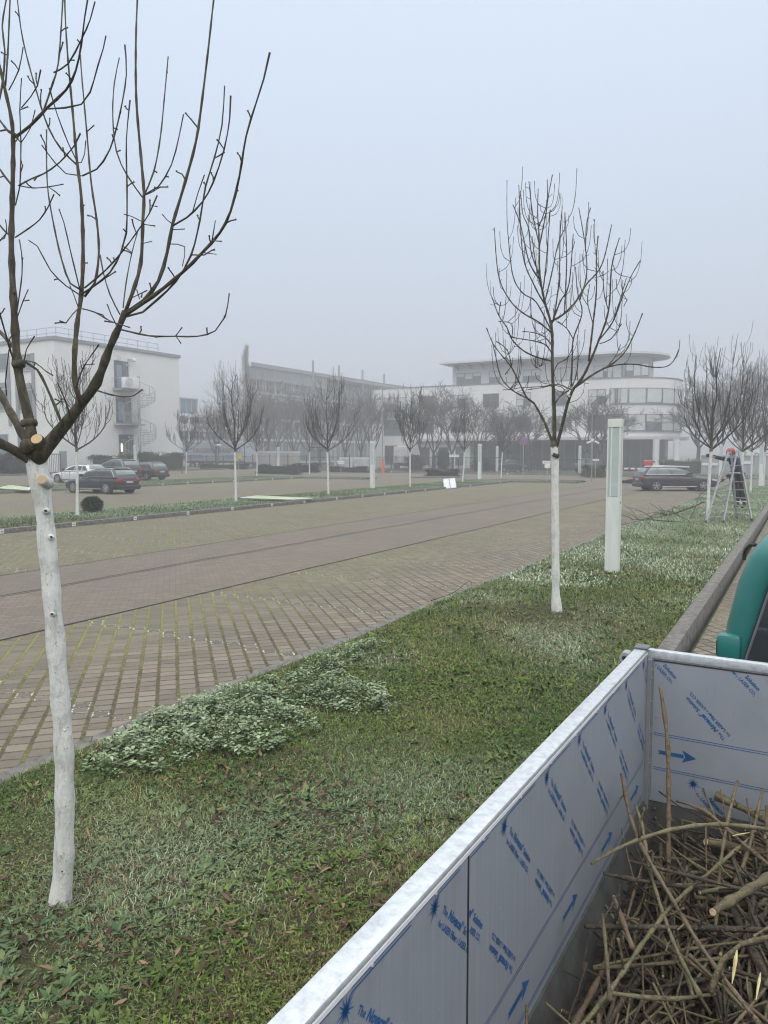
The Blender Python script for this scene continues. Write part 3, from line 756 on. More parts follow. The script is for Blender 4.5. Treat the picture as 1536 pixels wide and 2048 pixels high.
# lorry trailer with lettering, side faces the camera
DT = 112.0
pA = D(366, 930, DT); pB = D(489, 930, DT); ux = (pB-pA); LT = ux.length
e = empty('lorry_trailer', (pA.x, pA.y, 0), 'long blue grey curtain trailer with KINGSRØD TRANSPORT lettering behind the fence', 'trailer', rz=math.atan2(ux.y, ux.x))
MB().cbox(0,LT,0,2.5,1.15,3.9,.04).build('curtain_side', M['trailer'], e)
MB().cbox(-.02,LT+.02,-.03,2.53,3.905,4.02,.02).build('roof_edge', M['white_paint'], e)
MB().box(.3,LT-.1,.1,2.4,.85,1.145).build('chassis', M['black'], e)
for x in (1.4, 2.7, 4.0, LT-1.2):
    wobj = MB().disc((x,.25,.5),(0,1,0),.5,.36,18).build('wheel', M['tyre'], e, 40); MB().disc((x,.06,.5),(0,1,0),.26,.03,14).build('rim', M['rim'], wobj)
def lettering(parent, s, size, x, z, m, bold=.0, y=-.006, shear=0, wid=None):
    v, f = text_polys(s, size, bold, shear); k = 1
    if wid: k = wid/max(p[0] for p in v)
    mb = MB().add([(x+p[0]*k, y, z+p[1]) for p in v], f); return mb.build('lettering', m, parent, fix=False)
lettering(e, 'KINGSRØD TRANSPORT', .95, 1.55, 2.35, M['trailer_ink'], .012, wid=LT-2.0)
lettering(e, 'LOGISTIK  NORWAY', .32, 2.9, 1.72, M['trailer_stripe'], .004) if False else None
for z in (1.55, 1.9):
    for a, c in ((.7,3.0),(LT-2.9,LT-.5)): MB().box(a,c,-.012,-.003,z,z+.16).build('stripe', M['trailer_stripe'], e)
for z in (2.4, 2.75, 3.0): MB().box(.1+(z-2.4)*.4,1.4,-.012,-.003,z,z+.13).build('stripe', M['trailer_stripe'], e)
pA = D(489.5, 930, 111.5); pB = D(512, 930, 111.5); ux = pB-pA; L2 = ux.length
e = empty('lorry_cab', (pA.x, pA.y, 0), 'pale lorry box with blue KT letters at the front of the lettered trailer', 'lorry', rz=math.atan2(ux.y, ux.x))
MB().cbox(0.05,L2,0,2.5,.95,3.95,.08).build('body', M['trailer'], e); lettering(e, 'KT', .42, .25, 3.05, M['trailer_ink'], .01, shear=.3)
MB().box(.1,L2-.05,.2,2.3,.5,.945).build('chassis', M['black'], e)
w_ = MB().disc((L2*.5,.2,.5),(0,1,0),.5,.35,18).build('wheel', M['tyre'], e, 40); MB().disc((L2*.5,.02,.5),(0,1,0),.25,.03,14).build('rim', M['rim'], w_)
# white box van with red and white rear markings
pA = D(788, 930, 106); pB = D(838, 930, 106); ux = pB-pA; LV = ux.length
e = empty('box_van', (pA.x, pA.y, 0), 'white box van with red and white striped rear markings behind the fence', 'van', rz=math.atan2(ux.y, ux.x))
MB().cbox(0,LV*.52,.05,5,.9,3.25,.06).build('body', M['ply_white'], e); MB().cbox(LV*.52+.01,LV,.15,4.5,.9,3.15,.06).build('box_side', M['grey_wall'], e)
MB().box(.06,LV*.52-.06,.02,.047,1.0,2.75).build('rear_door', M['white_paint'], e)
for x in (.1, LV*.52-.45):
    c_ = MB()
    for k in range(3): c_.add([(x,.012,1.15+k*.28),(x+.3,.012,1.3+k*.28),(x+.3,.012,1.44+k*.28),(x,.012,1.29+k*.28)],[(0,1,2,3)])
    c_.build('chevron_marking', M['red_paint'], e)
for x in (.45, LV-.5): MB().disc((x,.5,.42),(0,1,0),.42,.3,16).build('wheel', M['tyre'], e, 40)
MB().box(.2,LV-.2,.3,4,.5,.895).build('chassis', M['black'], e)
# white van roof beyond the corrugated wall
pA = D(1492, 930, 96); pB = D(1600, 930, 96); ux = pB-pA
e = empty('box_van', (pA.x, pA.y, 0), 'long white box vehicle with dark letters rising over the corrugated wall', 'van', rz=math.atan2(ux.y, ux.x))
MB().cbox(0,ux.length,0,2.4,.8,2.65,.08).build('body', M['white_paint'], e)
MB().box(.1,ux.length,.2,2.2,.3,.795).build('chassis', M['black'], e)
lettering(e, 'OLLO CO', .75, 1.0, 1.85, M['trailer_ink'], .012)

# ------------------------------------------------------------------ street furniture
def make_lamp():
    e = empty('pillar_lamp', (0,0,0)); H = 3.03; a = .125
    MB().cbox(-a,a,-a,a,0,1.52,.008).build('post', M['lamp_post'], e)
    hd = MB().cbox(-a,a,-a,a,H-.16,H,.008)
    c = .026
    for sx in (-1,1):
        for sy in (-1,1): hd.box(min(sx*a,sx*(a-c)),max(sx*a,sx*(a-c)),min(sy*a,sy*(a-c)),max(sy*a,sy*(a-c)),1.523,H-.163)
    hd.box(-a+.066,-a+.092,-a,-a+.03,1.523,H-.163); hd.box(a-.092,a-.066,a-.03,a,1.523,H-.163)
    hd.box(a-.03,a,-a+.066,-a+.092,1.523,H-.163); hd.box(-a,-a+.03,a-.092,a-.066,1.523,H-.163)
    hd.box(-a-.002,a+.002,-a-.002,a+.002,1.50,1.519)
    hd.build('lamp_head', M['lamp_post'], e)
    q = a-.017; MB().box(-q,q,-q,q,1.53,H-.17).build('lamp_glass', M['lamp_glass'], e)
    MB().box(-a-.03,a+.03,-a-.03,a+.03,-.08,.02).build('base_plate', M['grey_trim'], e)
    MB().disc((a+.004,-.02,1.40),(1,0,0),.012,.02,8).build('bolt', M['black'], e)
    return e
lamps = [((1224,1148),'tall pale square pillar lamp in the grass just right of the nearer small tree'),
 ((745,980),'pale pillar lamp on the kerbed grass island right of the fifth trunk'),
 ((959,961),'pale pillar lamp on the island just right of the leaning silver panel'),
 ((994,945),'slim far pillar lamp in front of the glazed ground floor, right of the leaning panel'),
 ((1159,949),'far pillar lamp in front of the dark saloon behind the fence'),
 ((557,941),'pale pillar lamp rising from the low round hedge'),
 ((671,936),'far pillar lamp beside the tall dark gate'),
 ((272,953),'pillar lamp behind the black estate car by the spiral stairs'),
 ((1478,985),'pillar lamp just behind the worker on the ladder'),
 ((1440,957),'slim far pillar lamp behind the first right hand tree stem'),
 ((1521,975),'pillar lamp near the right hand guard rail beyond the worker')]
proto = make_lamp()
for i, (p, lab) in enumerate(lamps):
    o = proto if i == 0 else copy_tree(proto)
    g = G(*p); o.location = (g.x, g.y, .02 if i == 0 else (.1 if i != 7 else .12)); tag(o, lab, 'lamp post', 'square pillar lamps around the lot')
def sign(px, py, d, w, h, zc, label, post=.03, extra=None, parts=1):
    g = D(px, py, d); e = empty('sign_post', (g.x, g.y, 0), label, 'sign', 'small white parking signs', rz=YAW)
    MB().disc((0,0,(zc+h/2)/2),(0,0,1),post,zc+h/2,8).build('post', M['galv'], e)
    MB().cbox(-w/2,w/2,-.05,-.032,zc-h/2,zc+h/2,.004).build('board', M['ply_white'], e)
    mk = MB()
    for k in range(-1,2): mk.box(k*w*.28-w*.09,k*w*.28+w*.09,-.0535,-.0515,zc-h*.14,zc+h*.14)
    mk.build('marking', M['grey_trim'], e)
    if extra: MB().cbox(-extra/2,extra/2,-.054,-.036,zc-h/2-extra*.8,zc-h/2-.01,.004).build('lower_board', M['ply_white'], e)
    return e
sign(908, 950, 78, 1.0, .26, 2.05, 'wide white sign on a post behind the flat hedge bed')
sign(682, 960, 72, .62, .26, 1.45, 'white sign on a short post at the nose of the far island')
sign(1094, 965, 60, .78, .22, 1.62, 'white sign with a second board below it left of the second tree', extra=.44)
sign(331, 945, 88, .9, .4, 2.2, 'small white sign against the clipped hedge behind the third dark car')
sign(1190, 965, 66, .62, .16, 1.75, 'small white sign beside the camera pole right of the second trunk')
g = D(1183, 960, 62); e = empty('camera_pole', (g.x, g.y, .0), 'dark pole carrying two white cameras beside the second tree', 'camera pole', rz=YAW)
MB().disc((0,0,1.65),(0,0,1),.05,3.3,8).build('pole', M['grey_trim'], e); MB().beam((-.35,0,3.2),(.42,0,3.2),.05).build('bracket', M['grey_trim'], e)
for x, a in ((-.3,-.2),(.36,.3)): MB().beam((x-.18,-.06,3.25+a*.3),(x+.16,-.12,3.25-a*.3),.14).build('camera', M['ply_white'], e)
MB().cbox(-.1,.1,-.05,.05,3.32,3.55,.01).build('camera_box', M['ply_white'], e)
g = D(1046, 950, 80); e = empty('traffic_sign', (g.x, g.y, 0), 'round red and blue no stopping sign on a post by the trees', 'sign', rz=YAW)
MB().disc((0,0,1.9),(0,0,1),.04,3.8,8).build('post', M['galv'], e)
MB().disc((0,-.06,3.6),(0,1,0),.42,.03,24).build('sign_disc', M['red_paint'], e); MB().disc((0,-.08,3.6),(0,1,0),.31,.012,24).build('sign_face', plain('sign blue', (.05,.09,.28), .5), e)
for px, d, h, lab in ((765, 92, 10, 'tall thin grey pole in front of the white office left end'), (1182, 90, 7, 'tall thin grey pole behind the second tree trunk')):
    g = D(px, 940, d); e = empty('lamp_pole', (g.x, g.y, 0), lab, 'pole'); MB().disc((0,0,h/2),(0,0,1),.07,h,8,.05).build('pole', M['grey_trim'], e); MB().beam((0,0,h),( .5,0,h+.05),.12,.06).build('lamp_head', M['grey_trim'], e)
g = D(438, 930, 104); e = empty('lamp_pole', (g.x, g.y, 0), 'short street lamp with a pale mushroom shade in front of the trailer', 'street lamp')
MB().disc((0,0,1.7),(0,0,1),.06,3.4,8).build('pole', M['fence'], e); MB().disc((0,0,3.45),(0,0,1),.62,.12,16,.12).build('lamp_shade', M['ply_white'], e)
g = D(766, 940, 88); e = empty('hydrant_post', (g.x, g.y, 0), 'orange red marker post by the yard fence', 'post'); MB().cbox(-.14,.14,-.1,.1,0,1.5,.04).build('post', M['orange'], e); MB().cbox(-.15,.15,-.11,.11,1.505,1.6,.03).build('cap', M['red_paint'], e)
# barrier
g = D(1293, 962, 64); e = empty('parking_barrier', (g.x, g.y, 0), 'red and yellow barrier housing with a white striped boom', 'barrier', rz=YAW)
MB().cbox(-.30,.42,-.3,.3,1.0,1.75,.09).build('housing', M['red_paint'], e, 40); MB().cbox(-.42,-.02,-.25,.25,.55,.99,.03).build('yellow_panel', M['yellow'], e); MB().cbox(-.45,-.05,-.25,.25,0,.547,.03).build('pedestal', M['red_paint'], e)
bm_ = MB().cbox(-2.9,-.31,-.05,.05,.96,1.10,.01); bm_.build('boom', M['ply_white'], e)
mb = MB()
for k in range(5): mb.box(-2.7+k*.55,-2.5+k*.55,-.055,.055,.955,1.105)
mb.build('boom_stripe', M['red_paint'], e); MB().beam((.43,0,1.32),(3.6,0,1.18),.1).build('boom_arm', M['ply_white'], e)
MB().disc((.52,-.1,1.6),(0,0,1),.12,.2,10).build('beacon', M['glass_blue'], e)
# leaning silver panel on the island kerb
g = onX(888, 978, -20.4); e = empty('display_panel', (-20.35, 45.2, .02), 'silver two part metal panel leaning on the island kerb', 'panel', rz=YAW*.9)
e.rotation_euler = (R(-38), R(-5), YAW)
MB().cbox(-.42,.42,-.02,.02,0,.86,.008).build('frame', M['grey_trim'], e)
for a, c in ((-.39,-.03),(.03,.39)): MB().cbox(a,c,-.032,-.022,.04,.80,.004).build('panel_leaf', M['ply_white'], e)
# pale boards lying in the grass
def board(pts, z, label):
    P = [G(*p, z) for p in pts]; c = sum(P, Vector())/4
    e = empty('flat_board', (c.x, c.y, z), label, 'board', 'pale boards lying on the islands')
    mb = MB(); q = [(p.x-c.x, p.y-c.y) for p in P]
    mb.add([(x,y,0) for x,y in q]+[(x,y,.05) for x,y in q], [(3,2,1,0),(4,5,6,7),(0,1,5,4),(1,2,6,5),(2,3,7,6),(3,0,4,7)]); mb.build('sheet', M['mint_board'], e)
    mb = MB()
    for a, c_ in ((0,1),(1,2),(2,3),(3,0)): mb.beam((*q[a],.062),(*q[c_],.062),.08,.02)
    mb.build('edge_strip', M['ply_white'], e)
board([(482,998),(514,994),(625,999),(585,1001.5)], .16, 'pale yellow green board lying across the grass island beside a white trunk')
board([(-5,978),(20,972.5),(60,977),(57,982)], .16, 'pale green board lying on the far island left of the white car')
g = D(477, 960, 60); e = empty('notice_sign', (g.x, g.y, 0), 'small yellow notice on a thin post behind the second island trunk', 'sign', rz=YAW)
MB().disc((0,0,1.05),(0,0,1),.025,2.1,8).build('post', M['galv'], e); MB().cbox(-.05,.30,-.05,-.03,1.9,2.22,.004).build('board', M['yellow'], e)
# ------------------------------------------------------------------ trees
from mathutils import noise as mnoise
S5 = 2.275
def curve_px(pts, d0, d1, w0, w1, off=(0,0), sc=S5, step=.05, slim=None):
    """pts: sightings along a limb; depth runs d0..d1, widths in survey pixels"""
    n = len(pts); L = [0]
    for i in range(1, n): L.append(L[-1]+math.hypot(pts[i][0]-pts[i-1][0], pts[i][1]-pts[i-1][1]))
    out = []
    for i, p in enumerate(pts):
        t = L[i]/L[-1]; d = d0+(d1-d0)*t; w = w0+(w1-w0)*t**.8; w *= slim or .66+.30*min(1, max(0, (w-40)/38))
        out.append((D(off[0]+p[0]/sc, off[1]+p[1]/sc, d), w/sc/2/F*d))
    return spline(out, step)
def twiggy(mb, P, Rr, rng, node=.11, n=6, spur=0.0, bud=True, swell=1.30):
    """a shoot with swollen nodes, a terminal bud and small side spurs"""
    acc = 0; rad = list(Rr)
    for i in range(1, len(P)-1):
        acc += (P[i]-P[i-1]).length
        if acc > node and rad[i] < .02:
            rad[i] *= swell; acc = rng.uniform(-.02,.02)
            if rng.random() < spur:
                t = (P[i+1]-P[i-1]).normalized(); s = t.orthogonal(); s.rotate(Matrix.Rotation(rng.uniform(0,6.28),3,t)); s = (s+t*rng.uniform(.3,.9)+Vector((0,0,.35))).normalized()
                l = rng.choice([.02,.025,.03,.04,.05,.07,.10])*rng.uniform(.8,1.2); q = P[i]+s*l
                m = P[i]+s*l*.55+Vector((rng.uniform(-1,1),rng.uniform(-1,1),rng.uniform(-1,1)))*l*.1
                mb.tube([P[i], m, q-s*l*.12, q], [min(.005,rad[i]*.6),.0032,.003,.0052], 5)
    if bud: rad[-1] = rad[-2]*1.25 if len(rad) > 2 else rad[-1]
    mb.tube(P, rad, n)

# --- the near tree, traced limb by limb
tA = empty('bare_tree', G(122,1835,.05), 'tall leafless tree with thick whitewashed leaning trunk and two fresh sawn stubs in the foreground', 'tree', 'leafless whitewashed trees')
def local(o, parent):
    o.location = -Vector(parent.location); return o
d0 = 3.7
tp = [(121,1850,48),(121,1830,47),(120.5,1800,44.5),(124,1765,41),(127,1730,39.5),(129.5,1640,37),(127.5,1500,37),(122,1420,36),(117,1350,35),(110,1270,34.5),(104.5,1200,33.5),(99,1140,34),(94,1080,34),(89,1030,33.5),(85,1000,34),(79.5,960,37),(76,940,39),(72,912,42),(70,890,38)]
P, Rr = spline([(D(x,y,d0), w/2/F*d0*1.03) for x,y,w in tp], .035)
rng = random.Random(11)
Rr = [r*(1+.05*math.sin(i*.9)+rng.uniform(-.03,.03)) for i, r in enumerate(Rr)]
mb = MB().tube(P, Rr, 18)
for (x, y, s) in ((92,1022,.022),(101,1074,.020),(104,1228,.020),(124,1743,.020),(128,1460,.010)):   # knots
    c = D(x,y,d0-.031); mb.ball(c, s, 10, 6, (1.25,.75,.8))
mb.v = [tuple(Vector(v)+(Vector((v[0],v[1],0))-Vector((tA.location.x,tA.location.y,0))).normalized()*0+Vector((mnoise.noise((v[0]*30,v[1]*30,v[2]*9)),mnoise.noise((v[0]*30+9,v[1]*30,v[2]*9)),0))*.0036) for v in mb.v]
local(mb.build('trunk', M['wash_near'], tA, True), tA)
kn = MB()
for (x, y, s) in ((91,1021.5,.010),(102,1074,.009),(104,1228,.009),(124,1743,.007)):
    c = D(x,y,d0-.047); kn.ball(c, s, 8, 5, (1.3,.5,.6))
local(kn.build('knot_hole', M['black'], tA, True), tA)
mb = MB()
limbs = [  # pts(crop), d0, d1, w0, w1, spur
 ([(158,2080),(150,2020),(130,1900),(95,1750),(78,1640),(66,1450),(52,1150),(55,950),(60,700),(55,560),(30,440),(5,330),(-20,230)],3.7,3.85,64,14,.1),
 ([(168,2090),(215,2030),(290,1940),(375,1830),(440,1740),(500,1580),(545,1480),(570,1418)],3.68,3.45,78,34,.05),
 ([(372,1835),(345,1770),(338,1650),(350,1480),(370,1340),(378,1150),(370,900),(350,730),(330,500),(310,280),(298,100),(294,-20)],3.52,3.9,36,7,.35),
 ([(150,2050),(100,1970),(50,1880),(-10,1770),(-60,1650)],3.72,3.95,50,36,.05),
 ([(165,2110),(110,2075),(50,2040),(-15,2010),(-80,1970)],3.7,3.55,62,46,.05),
 ([(568,1425),(600,1340),(640,1200),(650,1000),(655,880),(640,700),(620,450),(618,200),(625,0),(633,-90)],3.45,3.75,26,9,.35),
 ([(572,1424),(650,1370),(720,1280),(760,1150),(785,1020),(830,870),(890,650),(920,450),(950,200),(972,0),(988,-110)],3.45,3.5,26,9,.35),
 ([(575,1430),(700,1345),(830,1240),(920,1150),(1000,1060),(1050,960),(1090,800),(1120,620),(1165,470),(1200,360),(1228,238)],3.45,3.0,26,8,.5),
 ([(575,1440),(650,1420),(720,1360),(800,1280),(870,1160),(910,1000),(935,850),(975,720),(1010,570),(1022,390)],3.45,3.2,15,7,.5),
 ([(785,1028),(850,990),(920,920),(970,830),(1020,680),(1045,540),(1050,435)],3.48,3.2,13,7,.4),
 ([(552,1500),(680,1528),(800,1530),(900,1530),(980,1505),(1025,1440),(1043,1335)],3.46,3.0,12,7,.5),
 ([(445,1778),(500,1795),(560,1805),(610,1800),(648,1772)],3.5,3.2,12,7,.4),
 ([(655,890),(700,780),(730,620),(750,420),(765,258)],3.6,3.9,11,7,.3),
 ([(660,885),(720,850),(780,750),(815,620),(835,520)],3.58,3.4,10,6,.3),
 ([(650,900),(580,800),(530,690),(513,530),(520,380),(543,263)],3.58,3.8,10,6,.3),
 ([(375,800),(440,770),(500,680),(545,520),(575,340),(568,203)],3.78,3.6,11,7,.3),
 ([(370,1340),(430,1300),(500,1240),(550,1150),(575,1060),(578,850),(575,640),(592,455)],3.6,3.3,13,7,.4),
 ([(385,1350),(430,1290),(450,1150),(440,1000),(415,830),(395,600),(375,380),(365,250)],3.6,3.9,17,7,.4),
 ([(370,1320),(320,1290),(280,1180),(240,1000),(215,830),(212,590)],3.6,3.9,13,6,.3),
 ([(365,1325),(320,1140),(290,1010),(268,950)],3.6,3.4,9,6,.5),
 ([(360,1340),(300,1300),(230,1230),(170,1120),(130,1093)],3.6,3.3,9,6,.5),
 ([(385,1310),(480,1230),(560,1140),(620,1060),(680,970),(715,890)],3.6,3.2,12,6,.7),
 ([(350,750),(280,680),(220,580),(170,430),(120,250),(95,130),(78,-10)],3.8,4.0,12,7,.3),
 ([(355,745),(310,650),(260,520),(225,400)],3.8,3.6,8,6,.3),
 ([(370,800),(300,790),(250,740),(190,660)],3.78,3.5,8,6,.4),
 ([(345,740),(370,740),(385,700),(390,640)],3.8,3.7,7,5,.3),
 ([(75,620),(140,570),(215,490),(300,410),(345,320),(370,200),(385,80),(400,-10)],3.78,3.4,21,8,.4),
 ([(215,495),(300,490),(370,475),(410,420),(445,300),(470,220),(482,163)],3.65,3.4,11,7,.3),
 ([(200,500),(240,380),(265,290),(280,100),(286,-10)],3.7,3.8,13,7,.6),
 ([(245,330),(310,290),(370,180),(410,90),(432,8)],3.68,3.4,11,7,.3),
 ([(85,845),(140,815),(200,790),(270,740),(340,660),(365,608)],3.78,3.4,11,7,.6),
 ([(90,845),(150,855),(220,850),(288,838)],3.78,3.5,8,6,.6),
 ([(70,1080),(130,1040),(180,1000),(220,940),(245,885)],3.78,3.5,10,7,.8),
 ([(70,935),(90,850),(95,650),(90,500),(98,355)],3.78,3.6,9,6,.8),
 ([(95,650),(140,580),(160,500)],3.7,3.6,7,5,.8),
 ([(98,490),(140,440),(170,390),(185,318)],3.68,3.5,8,6,.9),
 ([(75,1430),(100,1250),(98,1150),(88,1090)],3.8,3.6,9,6,.5),
 ([(80,1440),(105,1370),(128,1318)],3.8,3.6,8,6,.4),
 ([(285,1935),(228,1797),(170,1683),(105,1640)],3.58,3.7,19,15,.2),
 ([(105,1640),(160,1650),(210,1690),(240,1708)],3.7,3.5,8,6,.3),
 ([(110,1640),(120,1590),(157,1530)],3.7,3.6,8,6,.4),
 ([(-15,1490),(10,1520),(45,1560),(80,1600)],4.1,3.75,18,24,.2),
 ([(85,1700),(55,1620),(20,1500),(-15,1380)],3.75,3.5,14,9,.3),
 ([(30,1800),(25,1740),(40,1600),(50,1560)],3.9,3.8,9,6,.4),
 ([(25,390),(35,250),(42,100),(46,-10)],3.85,3.9,12,8,.5),
 ([(40,410),(85,320),(105,215)],3.85,3.7,8,6,.5),
 ([(-10,480),(12,380),(22,230),(10,120),(30,-10)],3.9,4.0,14,8,.5),
 ([(-20,600),(30,590),(80,620)],3.9,3.8,10,14,.5),
 ([(-20,740),(20,800),(60,850)],3.95,3.8,10,14,.4),
 ([(-20,520),(40,600),(75,625)],3.95,3.8,12,14,.4),
 ([(-20,1000),(30,1060),(60,1080)],3.95,3.8,9,12,.4),
 ([(-10,1100),(30,1060),(25,1000)],3.9,3.7,8,5,.6),
 ([(360,1400),(330,1430),(300,1470),(272,1460)],3.6,3.4,8,6,.5),
 ([(355,1395),(335,1340),(318,1300)],3.6,3.5,7,5,.4),
 ([(375,1405),(430,1420),(500,1460),(590,1490)],3.6,3.2,9,6,.5),
 ([(545,1430),(500,1340),(470,1240),(455,1160)],3.5,3.6,10,6,.5),
 ([(560,1400),(575,1280),(600,1150),(625,1060)],3.47,3.7,9,6,.5),
 ([(530,1480),(505,1430),(488,1385)],3.5,3.4,8,6,.3),
 ([(345,1770),(375,1680),(420,1610),(450,1568)],3.53,3.3,9,6,.4),
 ([(375,1690),(365,1640)],3.45,3.4,7,5,0),
 ([(380,1660),(430,1657)],3.45,3.4,7,5,0),
 ([(800,1528),(828,1490)],3.2,3.1,8,5,0),([(800,1528),(823,1562)],3.2,3.1,8,5,0),
 ([(322,1905),(300,1830),(262,1742)],3.55,3.3,11,6,.3),
 ([(785,1045),(840,1042)],3.48,3.4,7,5,0),([(770,1110),(840,1122),(830,1210)],3.48,3.3,7,5,.4),
 ([(965,1095),(980,1003)],3.2,3.15,9,6,.4),([(965,1095),(1008,1098)],3.2,3.1,8,6,.4),([(930,1150),(985,1157)],3.25,3.2,7,5,.3),
 ([(640,1005),(600,985),(565,975)],3.55,3.4,7,5,.3),([(650,1020),(705,1028)],3.55,3.4,7,5,.3),([(640,1110),(690,1098)],3.52,3.4,6,5,0),
 ([(600,1355),(668,1322)],3.45,3.3,7,5,.4),([(635,1360),(622,1318)],3.4,3.3,7,5,.2),([(655,890),(700,870),(705,850)],3.55,3.4,7,5,.4),([(690,935),(715,940)],3.5,3.4,7,5,.3),
 ([(875,970),(900,880),(930,795)],3.4,3.3,8,6,.3),([(785,1020),(760,1000),(738,975)],3.48,3.4,7,5,.2),
]
for pts, a, b_, w0, w1, sp in limbs:
    P, Rr = curve_px(pts, a, b_, w0, w1)
    twiggy(mb, P, Rr, rng, n=12 if w0 > 30 else 7, spur=sp)
for (x, y, s) in ((37,728,.036),(58,846,.045)):        # growth rings round the limbs
    c = D(x, y, 3.72); mb.tube([c+Vector((.004,0,-.016)), c+Vector((.002,0,-.004)), c+Vector((-.002,0,.004)), c+Vector((-.004,0,.016))], [s*.80, s*.9, s*.88, s*.78], 14)
c = D(52,893,3.64); mb.tube([c+Vector((0,.05,0)), c+Vector((-.004,-.01,0)), c+Vector((-.006,-.022,.002))], [.042,.036,.018], 10)
local(mb.build('crown', M['bark'], tA, True), tA)
def stub(parent, c, ax, r, l, mbark):
    ax = Vector(ax).normalized(); c = Vector(c)
    s = MB().tube([c-ax*l, c-ax*l*.5, c-ax*.012, c], [r*1.35, r*1.08, r*1.06, r*1.0], 16); o = local(s.build('cut_stub', M[mbark], parent, True), parent)
    f = MB(); f.tube([c+ax*.0005, c+ax*.003], [r*.93, r*.90], 20)
    f.build('cut_face', ring_mat(c, r), o)
    return o
def ring_mat(c, r):
    t = NT('sawn wood rings'); v, x, y, z = t.pos(); s = t.node('ShaderNodeVectorMath', operation='DISTANCE'); t.put(s.inputs[0], v); s.inputs[1].default_value = c
    n = t.noise(v, 60, 3); rr = t.math('ADD', t.math('DIVIDE', s.outputs['Value'], r), t.math('MULTIPLY', n, .18))
    w = t.math('SINE', t.math('MULTIPLY', rr, 34))
    cc = t.mix(t.math('MULTIPLY_ADD', w, .28, .35), (.56,.42,.25), (.42,.28,.15)); cc = t.mix(t.step(rr, .98, 1.08), cc, (.30,.19,.10))
    return t.out(cc, .8)
stub(tA, D(73.5,878,3.60), (.42,-.72,.52), .029, .10, 'bark'); stub(tA, D(83.5,959,3.62), (.50,-.80,.30), .0245, .07, 'wash_near')

